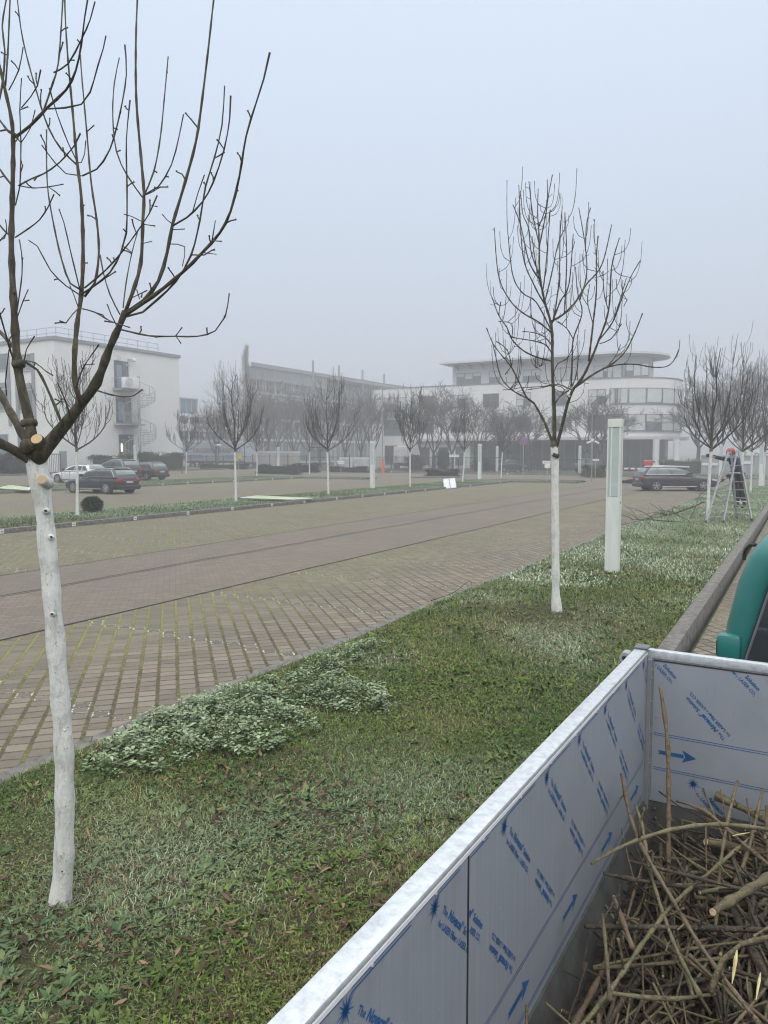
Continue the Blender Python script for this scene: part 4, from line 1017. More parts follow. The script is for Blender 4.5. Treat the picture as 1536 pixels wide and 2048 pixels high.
# --- the second tree
gB = G(1113,1222,.05); d1 = gB.y*cy_-gB.x*sy_
tB = empty('bare_tree', gB, 'smaller leafless tree with slim white trunk standing alone in the lawn beside the pillar lamp', 'tree', 'leafless whitewashed trees')
O6 = (940,340)
rng = random.Random(5)
tp = [(395,2030,50),(395,2005,48),(392,1960,42),(390,1900,36),(389,1700,35),(387,1500,34),(387,1400,33),(386,1330,35),(384,1290,34),(383,1255,34),(384,1235,28)]
P, Rr = spline([(D(O6[0]+x/S5,O6[1]+y/S5,d1), w/S5/2/F*d1) for x,y,w in tp], .06)
Rr = [r*(1+.04*math.sin(i*.8)+rng.uniform(-.04,.04)) for i, r in enumerate(Rr)]
M['wash_b'] = whitewash_material(2.47)
local(MB().tube(P, Rr, 14).build('trunk', M['wash_b'], tB, True), tB)
mb = MB()
mains = [
 ([(384,1270),(383,1100),(375,900),(374,750),(364,680),(340,600),(318,480),(315,350),(312,240)],0,.1,26,6),
 ([(388,1275),(415,1180),(445,1060),(470,995)],0,-.3,22,16),
 ([(470,995),(520,930),(580,790),(630,640),(645,440),(680,308)],-.3,-.9,15,5),
 ([(470,995),(560,930),(650,880),(710,820),(750,740),(785,653)],-.3,.2,13,5),
 ([(600,905),(680,885),(760,885),(830,897),(890,895),(925,870),(950,818)],-.1,.7,8,5),
 ([(460,985),(465,870),(470,770),(510,650),(490,560),(480,440)],-.3,-.6,10,4),
 ([(540,870),(560,700),(575,550),(575,400),(583,300)],-.4,-.5,11,5),
 ([(590,770),(650,690),(700,560),(740,470),(775,413)],-.6,-.9,9,4),
 ([(384,1265),(340,1150),(290,1060),(262,1040),(240,1000),(190,900),(150,850),(105,790),(75,718)],0,.5,15,4),
 ([(262,1040),(190,1000),(140,940),(115,840),(103,788)],.2,.7,8,4),
 ([(374,870),(300,850),(240,820),(190,770),(170,720),(130,660),(100,578)],.05,-.5,9,4),
 ([(370,740),(310,690),(240,650),(180,590),(130,480),(110,263)],.05,.5,10,4),
 ([(365,720),(300,600),(240,560),(195,480),(172,285)],.05,-.5,8,4),
 ([(366,690),(420,660),(480,600),(530,520),(600,430),(645,248)],.05,.6,12,4),
 ([(372,700),(410,600),(450,520),(470,290)],.05,-.4,9,4),
 ([(345,620),(290,520),(240,380),(222,68)],.08,.4,9,4),
 ([(325,510),(270,420),(230,250),(195,158)],.1,-.4,8,4),
 ([(318,480),(280,380),(265,260),(240,200),(230,95)],.1,.3,7,4),
 ([(315,350),(345,200),(358,110),(375,22)],.1,.3,8,4),
 ([(313,330),(285,200),(268,52)],.1,-.3,7,4),([(313,260),(350,150),(351,43)],.1,-.1,6,4),([(315,300),(308,200),(310,85)],.1,.2,7,4),
 ([(380,690),(405,500),(410,300),(420,165)],.05,.3,8,4),([(430,650),(440,400),(432,193)],0,-.3,8,4),([(500,590),(530,480),(525,350),(495,172)],.3,.6,8,4),([(525,370),(530,250),(548,172)],.4,.5,6,4),
 ([(385,1060),(430,1000),(385,980),(330,990),(262,1000)],-.2,.1,5,4),([(460,1000),(400,975),(330,985),(240,990)],-.3,-.1,7,4),
 ([(385,1070),(410,1030),(450,1005)],0,-.2,5,4),([(378,930),(400,880),(440,860),(470,800)],0,-.3,6,4),
 ([(374,800),(340,760),(290,740),(240,735)],0,.4,7,4),([(374,840),(350,800),(300,780),(180,760)],0,-.4,7,4),
 ([(470,770),(440,720),(400,690)],-.3,-.1,6,4),([(630,640),(610,560),(605,460)],-.7,-.8,6,4),([(560,700),(535,600),(545,520)],-.4,-.2,6,4),
 ([(650,690),(680,600),(712,490)],-.7,-.9,6,4),([(700,620),(715,590)],-.8,-.9,5,4),([(590,790),(640,770),(690,700)],-.6,-.9,6,4),([(620,900),(660,850),(685,795)],-.1,.2,6,4),
 ([(190,900),(170,820),(120,780)],.4,.2,6,4),([(150,850),(190,880),(160,930)],.4,.3,5,4),([(230,990),(180,1000),(150,1000)],.3,.2,5,4),
 ([(300,850),(300,900),(340,880)],.0,.1,5,4),([(130,660),(140,600)],-.3,-.4,5,4),([(190,770),(190,700),(130,690)],-.2,-.3,5,4),
 ([(330,560),(345,440),(365,180)],.08,-.2,7,4),([(340,600),(370,480),(400,340),(432,262)],.08,.4,8,4),([(355,660),(330,560),(300,430),(282,300)],.08,-.5,8,4),
]
for pts, a, b_, w0, w1 in mains:
    P, Rr = curve_px(pts, d1+a, d1+b_, w0, w1, O6, S5, .06, .80)
    twiggy(mb, P, Rr, rng, node=.12, n=6, spur=.35)
# small upright side shoots
for k in range(150):
    pts, a, b_, w0, w1 = rng.choice(mains); P, Rr = curve_px(pts, d1+a, d1+b_, w0, w1, O6, S5, .06, .80)
    i = rng.randrange(2, max(3, len(P)-1)); p = P[min(i, len(P)-1)]
    if p.z < 3.1 or p.z > 5.9: continue
    az = rng.uniform(0, 6.28); o_ = Vector((math.cos(az), math.sin(az), 0)); l = rng.uniform(.10,.30); h = min(rng.uniform(.15,.75), 6.3-p.z)
    Q, q = spline([(p,.0042),(p+o_*l*.6+Vector((0,0,h*.16)),.004),(p+o_*l*.95+Vector((0,0,h*.5)),.0036),(p+o_*l*1.05+Vector((0,0,h)),.003)], .07); twiggy(mb, Q, q, rng, n=4, spur=.12)
local(mb.build('crown', M['bark'], tB, True), tB)
c = D(940+374/S5, 340+1293/S5, d1-.09); stub(tB, c, (-.55,-.55,.25), .026, .10, 'bark')
stub(tB, D(1138,792,d1-.33), (.3,-.9,.1), .020, .04, 'bark')

# --- the other whitewashed row trees
def young_tree(loc, label, seed, H=6.1, th=2.3, r0=.055, spread=1.25, limbs=5, shoots=1.0, n=4, lean=0.0, thick=1.0, full=True):
    rng = random.Random(seed); e = empty('bare_tree', loc, label, 'tree', 'leafless whitewashed trees'); k = lean
    P, Rr = spline([((0,0,-.05),r0*1.35),((k*.1+rng.uniform(-.01,.01),0,.25),r0*1.05),((k*.5+rng.uniform(-.03,.03),rng.uniform(-.02,.02),th*.55),r0*.95),((k,0,th),r0*.9),((k*1.05,0,th+.22),r0*.98)], .15)
    Rr = [r*(1+rng.uniform(-.06,.06)) for r in Rr]
    MB().tube(P, Rr, 9).build('trunk', M['wash'], e, True)
    top = P[-1]; mb = MB()
    def limb(p0, az, out, up, r, depth, bend=.8):
        d = Vector((math.cos(az), math.sin(az), 0)); p3 = p0+d*out+Vector((0,0,up))
        p1 = p0+d*out*.52+Vector((0,0,up*.24)); p2 = p0+d*out*.93+Vector((0,0,up*.58))
        j = lambda s: Vector((rng.uniform(-s,s), rng.uniform(-s,s), rng.uniform(-s,s)))
        Q, q = spline([(p0,r),(p1+j(.05),r*.8),(p2+j(.06),r*.55),(p3,r*.32)], .16 if n > 3 else .3)
        mb.tube(Q, [max(x,.006*thick) for x in q], n if r > .012 else max(3, n-1), False)
        if depth:
            m = max(2, int((out+up)*2.6*shoots))
            for i in range(m):
                t = rng.uniform(.22,.95); b = Q[int(t*(len(Q)-1))]
                limb(b, az+rng.uniform(-1.7,1.7), rng.uniform(.06,.24)*(1+.3*depth), rng.uniform(.45,1.15)*(1.05-.40*t), max(r*.42,.006*thick), depth-1)
    lead = [(top,r0*.75)]
    for i in range(1,5): lead.append((top+Vector((rng.uniform(-.1,.1)*i*.5, rng.uniform(-.1,.1)*i*.5, (H-th)*i*.22)), r0*.75*(1-i*.19)))
    Q, q = spline(lead, .2); mb.tube(Q, q, n+1, False)
    nl = limbs+3
    for i in range(nl):
        az = i*2*math.pi*.382+rng.uniform(-.35,.35); f = rng.uniform(.95,1.12) if i % 2 else rng.uniform(.38,.75)
        limb(top-Vector((0,0,rng.uniform(0,.15)))+Vector((0,0,.0 if i % 2 else rng.uniform(0,.7))), az, spread*f, (H-th)*(1.0-.46*f)*rng.uniform(.9,1.05), r0*(.56 if i % 2 else .42), 2 if full else 1)
    for i in range(int(9*shoots)):
        t = rng.uniform(.12,.80); b = Q[int(t*(len(Q)-1))]; limb(b, rng.uniform(0,6.28), rng.uniform(.2,.6)*(1.1-.5*t)*spread, rng.uniform(.8,1.5)*(1.15-.4*t), .015*thick, 1)
    mb.build('crown', M['twig'], e, True)
    return e
def gp(px, py, z): v = G(px, py, z); return v
rows = [ # px,py, z, label, H, th, kwargs
 (155,1030,.1,'slim whitewashed tree in front of the black estate car and beside the dark round bush',dict(H=5.6,lean=.06,spread=1.0,thick=1.3)),
 (472,1003,.1,'whitewashed tree with wide vase crown and one low bent limb beside the yellow notice',dict(H=6.2,lean=-.02,spread=1.3,limbs=6,shoots=1.1,thick=1.0)),
 (657,988,.1,'broad vase crowned whitewashed tree in the middle of the near grass island',dict(H=6.3,lean=-.05,spread=1.6,limbs=7,shoots=1.1,thick=1.1)),
 (820,974,.1,'narrow crowned whitewashed tree left of the leaning silver panel',dict(H=6.3,spread=1.1,shoots=1.1,thick=1.7)),
 (925,964,.1,'slightly leaning whitewashed tree right of the leaning silver panel',dict(H=6.0,lean=.14,spread=1.0,shoots=.8,thick=1.7)),
 (1002,955,.1,'thin whitewashed tree near the far tip of the near island',dict(H=5.0,lean=.1,spread=.7,shoots=.6,thick=1.6)),
 (145,947,.3,'',None),
 (372,951,.1,'spreading whitewashed tree with a wooden stake right of the third dark car',dict(H=6.6,lean=.12,spread=2.0,limbs=7,shoots=1.1,thick=2.0)),
 (514,952,.1,'reddish crowned whitewashed tree left of the low round hedge',dict(H=6.0,spread=1.4,shoots=1.1,thick=2.0)),
 (619,948,.1,'thin whitewashed tree with stake beside the tall dark gate',dict(H=6.0,spread=1.2,shoots=.8,thick=2.0)),
 (1414,1046,.05,'whitewashed tree the worker is reaching into, beside the ladder',dict(H=6.0,th=2.35,spread=1.3,limbs=6,shoots=.95,lean=.05,thick=1.0)),
 (1482,1008,.05,'whitewashed tree directly behind the worker on the ladder',dict(H=6.2,spread=1.4,limbs=6,shoots=.85,thick=1.1)),
 (1501,984,.05,'whitewashed tree just right of the worker, first in the open lawn beyond',dict(H=6.2,spread=1.4,limbs=6,shoots=.85,thick=1.3)),
 (1527,972,.05,'whitewashed tree at the right edge beside the guard rail',dict(H=6.2,spread=1.5,limbs=6,shoots=.85,thick=1.4)),
 (1560,964,.05,'farthest whitewashed tree of the right hand row',dict(H=6.2,spread=1.6,limbs=6,shoots=1.2,thick=1.8)),
]
for i, (px, py, z, lab, kw) in enumerate(rows):
    if kw is None: continue
    young_tree(gp(px, py, z), lab, 100+i, **kw)
g = G(366,951,.1); e = empty('tree_stake', g, 'leaning brown wooden stake beside the spreading white tree', 'stake')
MB().tube([(-.15,0,0),(.1,0,2.1)], .05, 8).build('stake', M['stake'], e); MB().tube([(.08,-.06,1.8),(.25,-.03,1.82),(.35,0,1.8)], .02, 5).build('tie', M['black'], e)

# --- old street trees in front of the far buildings
def street_tree(loc, label, seed, H=9, r0=.17, spread=3.2, th=2.3, mat='bark_far', group='bare street trees before the far buildings', levels=4, tw=.016):
    rng = random.Random(seed); e = empty('street_tree', loc, label, 'tree', group); mb = MB()
    P, Rr = spline([((0,0,-.1),r0*1.3),((.05,0,th*.5),r0),((rng.uniform(-.1,.1),0,th),r0*.95)], .5); MB().tube(P, Rr, 8).build('trunk', M[mat], e, True)
    def grow(p, d, L, r, lv):
        q = p+d*L; m = (p+q)/2+Vector((rng.uniform(-1,1),rng.uniform(-1,1),rng.uniform(-.2,.6)))*L*.10
        mb.tube([p,m,q], [r,r*.8,max(r*.62,tw*.7)], 4 if lv > 2 else 3, False)
        if lv == 0: return
        for k in range(rng.choice([3,3,4]) if lv > 1 else rng.choice([3,4,4])):
            a = d.orthogonal(); a.rotate(Matrix.Rotation(rng.uniform(0,6.28), 3, d)); s = rng.uniform(.35,.9)
            nd = (d+a*s+Vector((0,0,.22))).normalized(); f = rng.uniform(.35,1)
            grow(p.lerp(q, f) if k else q, nd, L*rng.uniform(.58,.82), max(r*.55, tw), lv-1)
    n = rng.choice([4,5,5])
    for k in range(n):
        az = k*6.28/n+rng.uniform(-.4,.4); d = Vector((math.cos(az)*spread/H*1.25, math.sin(az)*spread/H*1.25, 1)).normalized()
        grow(P[-1]-Vector((0,0,rng.uniform(0,.3))), d, (H-th)*.43, r0*.55, levels)
    mb.build('crown', M[mat], e)
    return e
far = [ # px, depth, H, spread, label
 (745,104,10.5,3.0,'tall bare street tree at the left corner of the white office block'),
 (842,98,9.5,2.6,'bare street tree in front of the second pair of office windows'),
 (866,100,10.5,2.8,'tall bare street tree in front of the white van box end'),
 (905,99,10.5,3.0,'bare street tree with two stems right of the white van'),
 (962,97,9.2,3.2,'wide bare street tree behind the leaning silver panel'),
 (1022,96,8.6,3.4,'bushy bare street tree left of the second tree trunk'),
 (1060,97,8.6,3.0,'bushy bare street tree directly behind the second tree'),
 (1172,93,9.2,3.2,'bare street tree left of the big near pillar lamp'),
 (1200,95,9.6,3.0,'bare street tree just behind the big near pillar lamp'),
 (1010,104,7.5,3.0,'small bare street tree close to the glazed ground floor'),
 (640,116,11.5,3.4,'bare street tree before the middle of the glass hall'),
 (690,112,11,3.4,'bare street tree before the right end of the glass hall'),
 (722,118,12,3.6,'bare street tree between the glass hall and the white office'),
 (588,120,12,3.6,'bare street tree before the left half of the glass hall'),
 (556,118,11.5,3.4,'bare street tree behind the pillar lamp in the round hedge'),
 (432,110,9,3.0,'bare tree rising behind the lettered trailer'),
]
for i, (px, d, H, s, lab) in enumerate(far):
    g = D(px, 930, d); street_tree((g.x, g.y, 0), lab, 300+i, H, .19, s, mat='bark_far', tw=.024)
for i, (px, d, H, s, lab) in enumerate([(512,122,13,3.8,'reddish brown bare tree behind the small lorry cab'),(470,126,14,4,'reddish brown bare tree below the poplar'),(535,128,14,4,'reddish bare tree at the near corner of the glass hall')]):
    g = D(px, 930, d); street_tree((g.x, g.y, 0), lab, 340+i, H, .2, s, mat='bark_red', tw=.022)
for i, (px, d, H, s, lab) in enumerate([(1395,98,10,4,'bare tree behind the right end of the curved office block'),(1440,108,13.5,4.5,'big grey bare tree behind the ladder tree'),(1480,102,14.5,5,'tall grey bare tree above the corrugated wall'),(1528,104,14,5,'big grey bare tree at the right edge above the corrugated wall'),(1570,100,14,5,'outermost big bare tree beyond the right edge row'),(1420,120,12,4.5,'far grey bare tree in the fog right of the office')]):
    g = D(px, 930, d); street_tree((g.x, g.y, 0), lab, 360+i, H, .24, s, mat='bark_far', levels=4, tw=.024, th=3.0)
# poplar
g = D(494, 930, 137); e = empty('poplar_tree', (g.x, g.y, 0), 'tall narrow brownish poplar rising over the glass hall roof', 'tree')
rng = random.Random(9); mb = MB(); MB().tube([(0,0,0),(0,0,20)], [.35,.06], 8).build('trunk', M['bark_red'], e)
for k in range(340):
    z = rng.uniform(2,20.5); az = rng.uniform(0,6.28); r = 3.3*(1-(z/22.0)**1.6)*rng.uniform(.25,1)*(1+.35*math.sin(z*1.3+az*2)); d = Vector((math.cos(az), math.sin(az), 0)); p = Vector((0,0,z))+d*.1
    mb.tube([p, p+d*r*.6+Vector((0,0,.7)), p+d*r+Vector((0,0,1.6))], [.032,.024,.015], 3, False)
    for j in range(2):
        q = p+d*r*rng.uniform(.4,.9)+Vector((0,0,rng.uniform(.5,1.3))); a = rng.uniform(0,6.28); mb.tube([q, q+Vector((math.cos(a)*.3, math.sin(a)*.3, .8))], [.018,.010], 3, False)
mb.build('crown', M['bark_red'], e)

# ------------------------------------------------------------------ leaf and blade geometry
from mathutils import noise as mnoise
def cards(name, pos, az, lean, ln, wd, colr, curl, m, prof=(.9,1.0), kind='stuff', parent=None, tipc=None):
    """many little bent leaves: two wide rows and a tip each"""
    n = len(az); V = np.zeros((n,5,3)); C = np.ones((n,5,4))
    side = np.stack([-np.sin(az), np.cos(az), np.zeros(n)], 1)
    d1_ = np.stack([np.cos(az)*np.sin(lean), np.sin(az)*np.sin(lean), np.cos(lean)], 1)
    l2 = lean+curl; d2_ = np.stack([np.cos(az)*np.sin(l2), np.sin(az)*np.sin(l2), np.cos(l2)], 1)
    mid = pos+d1_*(ln*.5)[:,None]; tip = mid+d2_*(ln*.5)[:,None]
    V[:,0] = pos-side*(wd*prof[0]/2)[:,None]; V[:,1] = pos+side*(wd*prof[0]/2)[:,None]
    V[:,2] = mid-side*(wd*prof[1]/2)[:,None]; V[:,3] = mid+side*(wd*prof[1]/2)[:,None]; V[:,4] = tip
    C[:,:,:3] = colr[:,None,:]
    if tipc is not None: C[:,2:,:3] = (colr+tipc)[:,None,:]/2; C[:,4,:3] = tipc
    me = bpy.data.meshes.new(name); me.vertices.add(n*5); me.vertices.foreach_set('co', V.ravel().astype(np.float32))
    base = (np.arange(n)*5)[:,None]; loops = (base+np.array([0,1,3,2,2,3,4])[None,:]).ravel()
    me.loops.add(n*7); me.loops.foreach_set('vertex_index', loops.astype(np.int32))
    ls = (np.arange(n)*7)[:,None]+np.array([0,4])[None,:]; me.polygons.add(n*2); me.polygons.foreach_set('loop_start', ls.ravel().astype(np.int32))
    me.update(calc_edges=True)
    a = me.color_attributes.new('col', 'FLOAT_COLOR', 'POINT'); a.data.foreach_set('color', C.ravel().astype(np.float32))
    o = link(name, me, parent, M[m])
    if kind: o['kind'] = kind
    return o
def nz(x, y, s, k=0.0): return np.array([mnoise.noise((a*s, b*s, k)) for a, b in zip(x, y)])
rs = np.random.RandomState(3)
def lz(x, y): return .025+.035*np.sin(x*1.7+y*.6)*np.sin(y*.45)+.03*np.clip((x+4.9)/1.5,0,1)
def mixc(a, b, t): return np.array(a)[None,:]*(1-t)[:,None]+np.array(b)[None,:]*t[:,None]
def lawn_blades(name, n, y0, y1, lmin, lmax, w, x0=-4.97, x1=-1.46, thin=0.0, power=1.0, dense=.0):
    x = rs.uniform(x0, x1, n); y = y0+(y1-y0)*rs.rand(n)**power
    cl = nz(x, y, 1.3, 3); keep = rs.rand(n) < np.clip(.68+cl*1.1+dense, .12, 1); x = x[keep]; y = y[keep]; n = len(x)
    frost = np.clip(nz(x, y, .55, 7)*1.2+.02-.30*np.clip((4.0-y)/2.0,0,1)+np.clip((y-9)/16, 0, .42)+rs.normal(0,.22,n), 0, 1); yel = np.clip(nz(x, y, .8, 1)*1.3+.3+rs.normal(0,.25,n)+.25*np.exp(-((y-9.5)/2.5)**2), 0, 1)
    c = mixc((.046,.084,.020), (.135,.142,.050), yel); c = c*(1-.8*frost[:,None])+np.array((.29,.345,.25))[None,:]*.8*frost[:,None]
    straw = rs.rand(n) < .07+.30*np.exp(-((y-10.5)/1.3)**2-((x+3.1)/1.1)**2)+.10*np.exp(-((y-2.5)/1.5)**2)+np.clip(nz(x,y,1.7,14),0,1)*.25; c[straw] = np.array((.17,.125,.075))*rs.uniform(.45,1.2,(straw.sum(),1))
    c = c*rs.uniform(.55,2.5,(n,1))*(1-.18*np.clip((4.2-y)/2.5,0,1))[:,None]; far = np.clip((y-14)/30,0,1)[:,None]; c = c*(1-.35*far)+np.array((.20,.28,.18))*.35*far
    tip = c*1.1+.05*frost[:,None]
    return cards(name, np.stack([x, y, lz(x,y)-.004], 1), rs.uniform(0,6.283,n), np.clip(rs.normal(.75,.4,n),.05,1.5), rs.uniform(lmin,lmax,n), w*rs.uniform(.6,1.4,n), c, rs.uniform(.2,1.0,n), 'leafy', (.8,1.0), tipc=tip)
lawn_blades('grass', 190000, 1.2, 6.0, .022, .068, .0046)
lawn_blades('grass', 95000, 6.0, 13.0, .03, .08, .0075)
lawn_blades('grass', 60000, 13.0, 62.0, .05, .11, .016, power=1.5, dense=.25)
# low broad leaved weeds in rosettes
def rosettes(n, y0, y1, size, x0=-4.9, x1=-1.5, k=7):
    cx = rs.uniform(x0, x1, n); cyy = rs.uniform(y0, y1, n); keep = (nz(cx, cyy, .9, 12)+rs.normal(0,.25,n)) > -.05; cx = cx[keep]; cyy = cyy[keep]; n = len(cx)
    x = np.repeat(cx, k)+rs.normal(0,.012,n*k); y = np.repeat(cyy, k)+rs.normal(0,.012,n*k); s = np.repeat(rs.uniform(.6,1.3,n), k)
    b = np.repeat(rs.rand(n), k); fr = np.clip(np.repeat(nz(cx, cyy, .5, 7), k)*1.2-.1, 0, 1)
    c = mixc((.032,.066,.012), (.105,.145,.028), b)*rs.uniform(.75,1.6,(n*k,1)); c = c*(1-.65*fr[:,None])+np.array((.21,.29,.21))*.65*fr[:,None]
    return cards('low_weeds', np.stack([x, y, lz(x,y)+.004], 1), rs.uniform(0,6.283,n*k), np.clip(rs.normal(1.05,.25,n*k),.3,1.5), size*s*rs.uniform(.7,1.2,n*k), size*.36*s, c, rs.uniform(.1,.7,n*k), 'leafy', (.35,1.0))
rosettes(2600, 1.2, 6.5, .062); rosettes(2200, 6.5, 15, .075)
# clover sized leaves that close the mat
def mat(n, y0, y1, s):
    x = rs.uniform(-4.95,-1.48,n); y = rs.uniform(y0,y1,n); k = (nz(x,y,2.1,31)*1.4+rs.normal(0,.25,n)) > -.12; x = x[k]; y = y[k]; n = len(x)
    fr = np.clip(nz(x,y,.55,7)*1.1-.05-.3*np.clip((4.0-y)/2.0,0,1)+rs.normal(0,.15,n),0,1); c = mixc((.05,.092,.020),(.145,.165,.048),np.clip(rs.rand(n)*.8+nz(x,y,.7,2)*.6,0,1))*rs.uniform(.55,1.7,(n,1)); c = c*(1-.7*fr[:,None])+np.array((.27,.32,.24))*.7*fr[:,None]
    cards('low_weeds', np.stack([x,y,lz(x,y)+rs.uniform(.004,.03,n)],1), rs.uniform(0,6.283,n), np.clip(rs.normal(1.15,.35,n),.2,1.6), s*rs.uniform(.5,1.5,n), s*.62*rs.uniform(.6,1.3,n), c, rs.uniform(0,.7,n), 'leafy', (.5,1.0))
mat(60000, 1.2, 5.5, .017); mat(50000, 5.5, 13, .026)
# fallen leaves
def litter(n, y0, y1, x0=-4.9, x1=-1.5, f=None):
    x = rs.uniform(x0, x1, n); y = rs.uniform(y0, y1, n); keep = (nz(x, y, 1.1, 21)*1.5+rs.normal(0,.3,n)) > .05
    if f is not None: keep |= f(x, y)
    x = x[keep]; y = y[keep]; n = len(x)
    pal = np.array([(.060,.038,.024),(.090,.058,.036),(.13,.085,.052),(.040,.030,.022),(.20,.14,.085),(.065,.032,.022)])
    c = pal[rs.randint(0,6,n)]*rs.uniform(.7,1.3,(n,1))
    return cards('fallen_leaves', np.stack([x, y, lz(x,y)+rs.uniform(.018,.04,n)], 1), rs.uniform(0,6.283,n), rs.uniform(1.0,1.75,n), rs.uniform(.03,.10,n), rs.uniform(.012,.028,n), c, rs.uniform(-.6,.6,n), 'leafy', (.35,1.0))
litter(2300, 1.2, 4.6); litter(700, 5.5, 12)
x = rs.normal(-3.2,.65,1500); y = rs.normal(10.4,.7,1500)
cards('fallen_leaves', np.stack([x,y,lz(x,y)+.03],1), rs.uniform(0,6.283,1500), rs.uniform(1.0,1.7,1500), rs.uniform(.03,.09,1500), rs.uniform(.008,.02,1500), np.array((.085,.058,.034))*rs.uniform(.5,1.5,(1500,1)), rs.uniform(-.3,.5,1500), 'leafy', (.5,1.0))
# frosted nettle and bramble patch along the flush kerb
def patch(spots, h=.14, per=14, ls=.036):
    P = []; H = []
    for (cx, cyy, rx, ry, n) in spots:
        a = rs.uniform(0,6.283,n); r = np.sqrt(rs.rand(n)); P.append(np.stack([cx+np.cos(a)*r*rx, cyy+np.sin(a)*r*ry], 1)); H.append(h*(1.3-.75*r)*rs.uniform(.35,1.45,n))
    P = np.concatenate(P); H = np.concatenate(H); ok = (P[:,0] > -5.02); P = P[ok]; H = H[ok]; n = len(P)
    x = np.repeat(P[:,0], per); y = np.repeat(P[:,1], per); hh = np.repeat(H, per); lev = np.tile(np.linspace(.25,1,per), n)
    az = np.tile(np.arange(per)*2.4, n)+np.repeat(rs.uniform(0,6.28,n), per)+rs.normal(0,.3,n*per); rr = (.012+.016*(1-lev))
    pos = np.stack([x+np.cos(az)*rr, y+np.sin(az)*rr, lz(x,y)+hh*lev], 1)
    fr = np.clip((lev-.35)*1.2+rs.normal(0,.2,n*per)+np.repeat(nz(P[:,0],P[:,1],1.6,5),per)*.5, 0, 1)
    szz = np.repeat(rs.uniform(.5,1.45,n), per)
    c = mixc((.035,.075,.016), (.30,.365,.235), fr*.85)*rs.uniform(.7,1.25,(n*per,1))
    cards('frosted_weeds', pos, az, rs.normal(1.25,.25,n*per), ls*szz*rs.uniform(.6,1.25,n*per), ls*szz*.72*rs.uniform(.7,1.2,n*per), c, rs.uniform(.2,.9,n*per), 'leafy', (.45,1.0), tipc=np.clip(c*1.35,0,.62))
    st = MB()
    for (px_, py_), h_ in zip(P, H): st.tube([(px_,py_,float(lz(px_,py_))),(px_+random.uniform(-.015,.015),py_+random.uniform(-.015,.015),float(lz(px_,py_))+h_)], [.0025,.0018], 3, False)
    tag(st.build('weed_stems', plain('weed stem', (.07,.09,.035), .9), fix=False), kind='stuff')
random.seed(2)
q = lambda px, py: G(px, py, .1)
sp = []
for px, py, rx, ry, n in ((600,1375,.55,.45,130),(480,1400,.40,.40,110),(690,1385,.45,.40,100),(400,1425,.35,.35,100),(330,1450,.28,.3,80),(430,1470,.45,.3,90),(560,1440,.4,.25,60),(260,1490,.25,.35,60),(480,1475,.4,.3,70),(330,1510,.3,.3,50),(200,1545,.15,.12,14),(640,1335,.3,.35,50),(740,1400,.3,.3,50),(720,1300,.18,.5,40)):
    g = q(px, py); sp.append((g.x, g.y, rx, ry, int(n*.8)))
patch(sp)
# island grass
def island_grass(x0, x1, y0, y1, z, n, L=.10, w=.022, fr0=.62):
    x = rs.uniform(x0, x1, n); y = rs.uniform(y0, y1, n); fr = np.clip(fr0+nz(x,y,.35,4)*.9+rs.normal(0,.2,n),0,1)
    c = mixc((.065,.105,.03), (.25,.31,.21), fr)*rs.uniform(.65,1.35,(n,1)); b = nz(x,y,.25,9) > .28; c[b] = c[b]*.6+np.array((.13,.10,.05))*.4
    cards('grass', np.stack([x,y,np.full(n,z)],1), rs.uniform(0,6.283,n), np.clip(rs.normal(.6,.35,n),.05,1.4), L*rs.uniform(.6,1.4,n), w*rs.uniform(.6,1.4,n), c, rs.uniform(.2,.9,n), 'leafy', (.8,1.0))
island_grass(-24.7,-20.85,11,61,.09,30000); island_grass(-20.6,-15.7,58.3,61,.09,2500,.11,.03)
island_grass(-46.5,-40.95,22,59.2,.09,20000,.11,.032,.55); island_grass(-40.6,-34.3,57.3,59.2,.09,2500,.12,.04)
island_grass(-120,10,77.7,83.5,.06,9000,.22,.07,.25)
# ------------------------------------------------------------------ bushes and hedges
def shrub(name, loc, size, label, cat, seed, c0, c1, n, leaf, group=None, boxy=False, rz=0.0, stems=True):
    r_ = np.random.RandomState(seed); e = empty(name, loc, label, cat, group, rz)
    sx, sy2, sz = size
    u = r_.normal(0,1,(n,3)); u /= np.linalg.norm(u,axis=1)[:,None]
    if boxy: u = np.sign(u)*np.abs(u)**.28
    rad = r_.uniform(.72,1.03,n)*(1+.16*np.array([mnoise.noise((a*2.2+seed,b*2.2,c*2.2)) for a,b,c in u]))
    p = u*rad[:,None]*np.array([sx/2,sy2/2,sz/2]); p[:,2] += sz/2; ok = p[:,2] > .02; p = p[ok]; u = u[ok]; n = len(p)
    az = np.arctan2(u[:,1],u[:,0])+r_.normal(0,.8,n); ln = np.clip(np.arccos(np.clip(u[:,2]/np.maximum(np.linalg.norm(u,axis=1),1e-6),-1,1))+r_.normal(0,.5,n),0,2)
    t = r_.rand(n); c = mixc(c0, c1, t)*r_.uniform(.6,1.4,(n,1))
    cards('foliage', p, az, ln, leaf*r_.uniform(.6,1.4,n), leaf*.6*r_.uniform(.7,1.3,n), c, r_.uniform(0,.6,n), 'leafy', (.4,1.0), kind=None, parent=e)
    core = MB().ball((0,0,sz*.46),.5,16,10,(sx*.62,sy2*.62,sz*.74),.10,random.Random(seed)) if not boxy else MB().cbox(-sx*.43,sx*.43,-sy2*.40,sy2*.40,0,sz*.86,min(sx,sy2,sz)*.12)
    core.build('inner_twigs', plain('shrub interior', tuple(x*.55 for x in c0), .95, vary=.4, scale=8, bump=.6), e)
    return e
DG = ((.016,.026,.014),(.040,.055,.030))
g = G(185,1024,.1); shrub('round_bush', g, (.82,.8,.58), 'small dark round evergreen bush on the grass island beside a white trunk', 'bush', 1, (.030,.045,.020), (.085,.105,.055), 4200, .06)
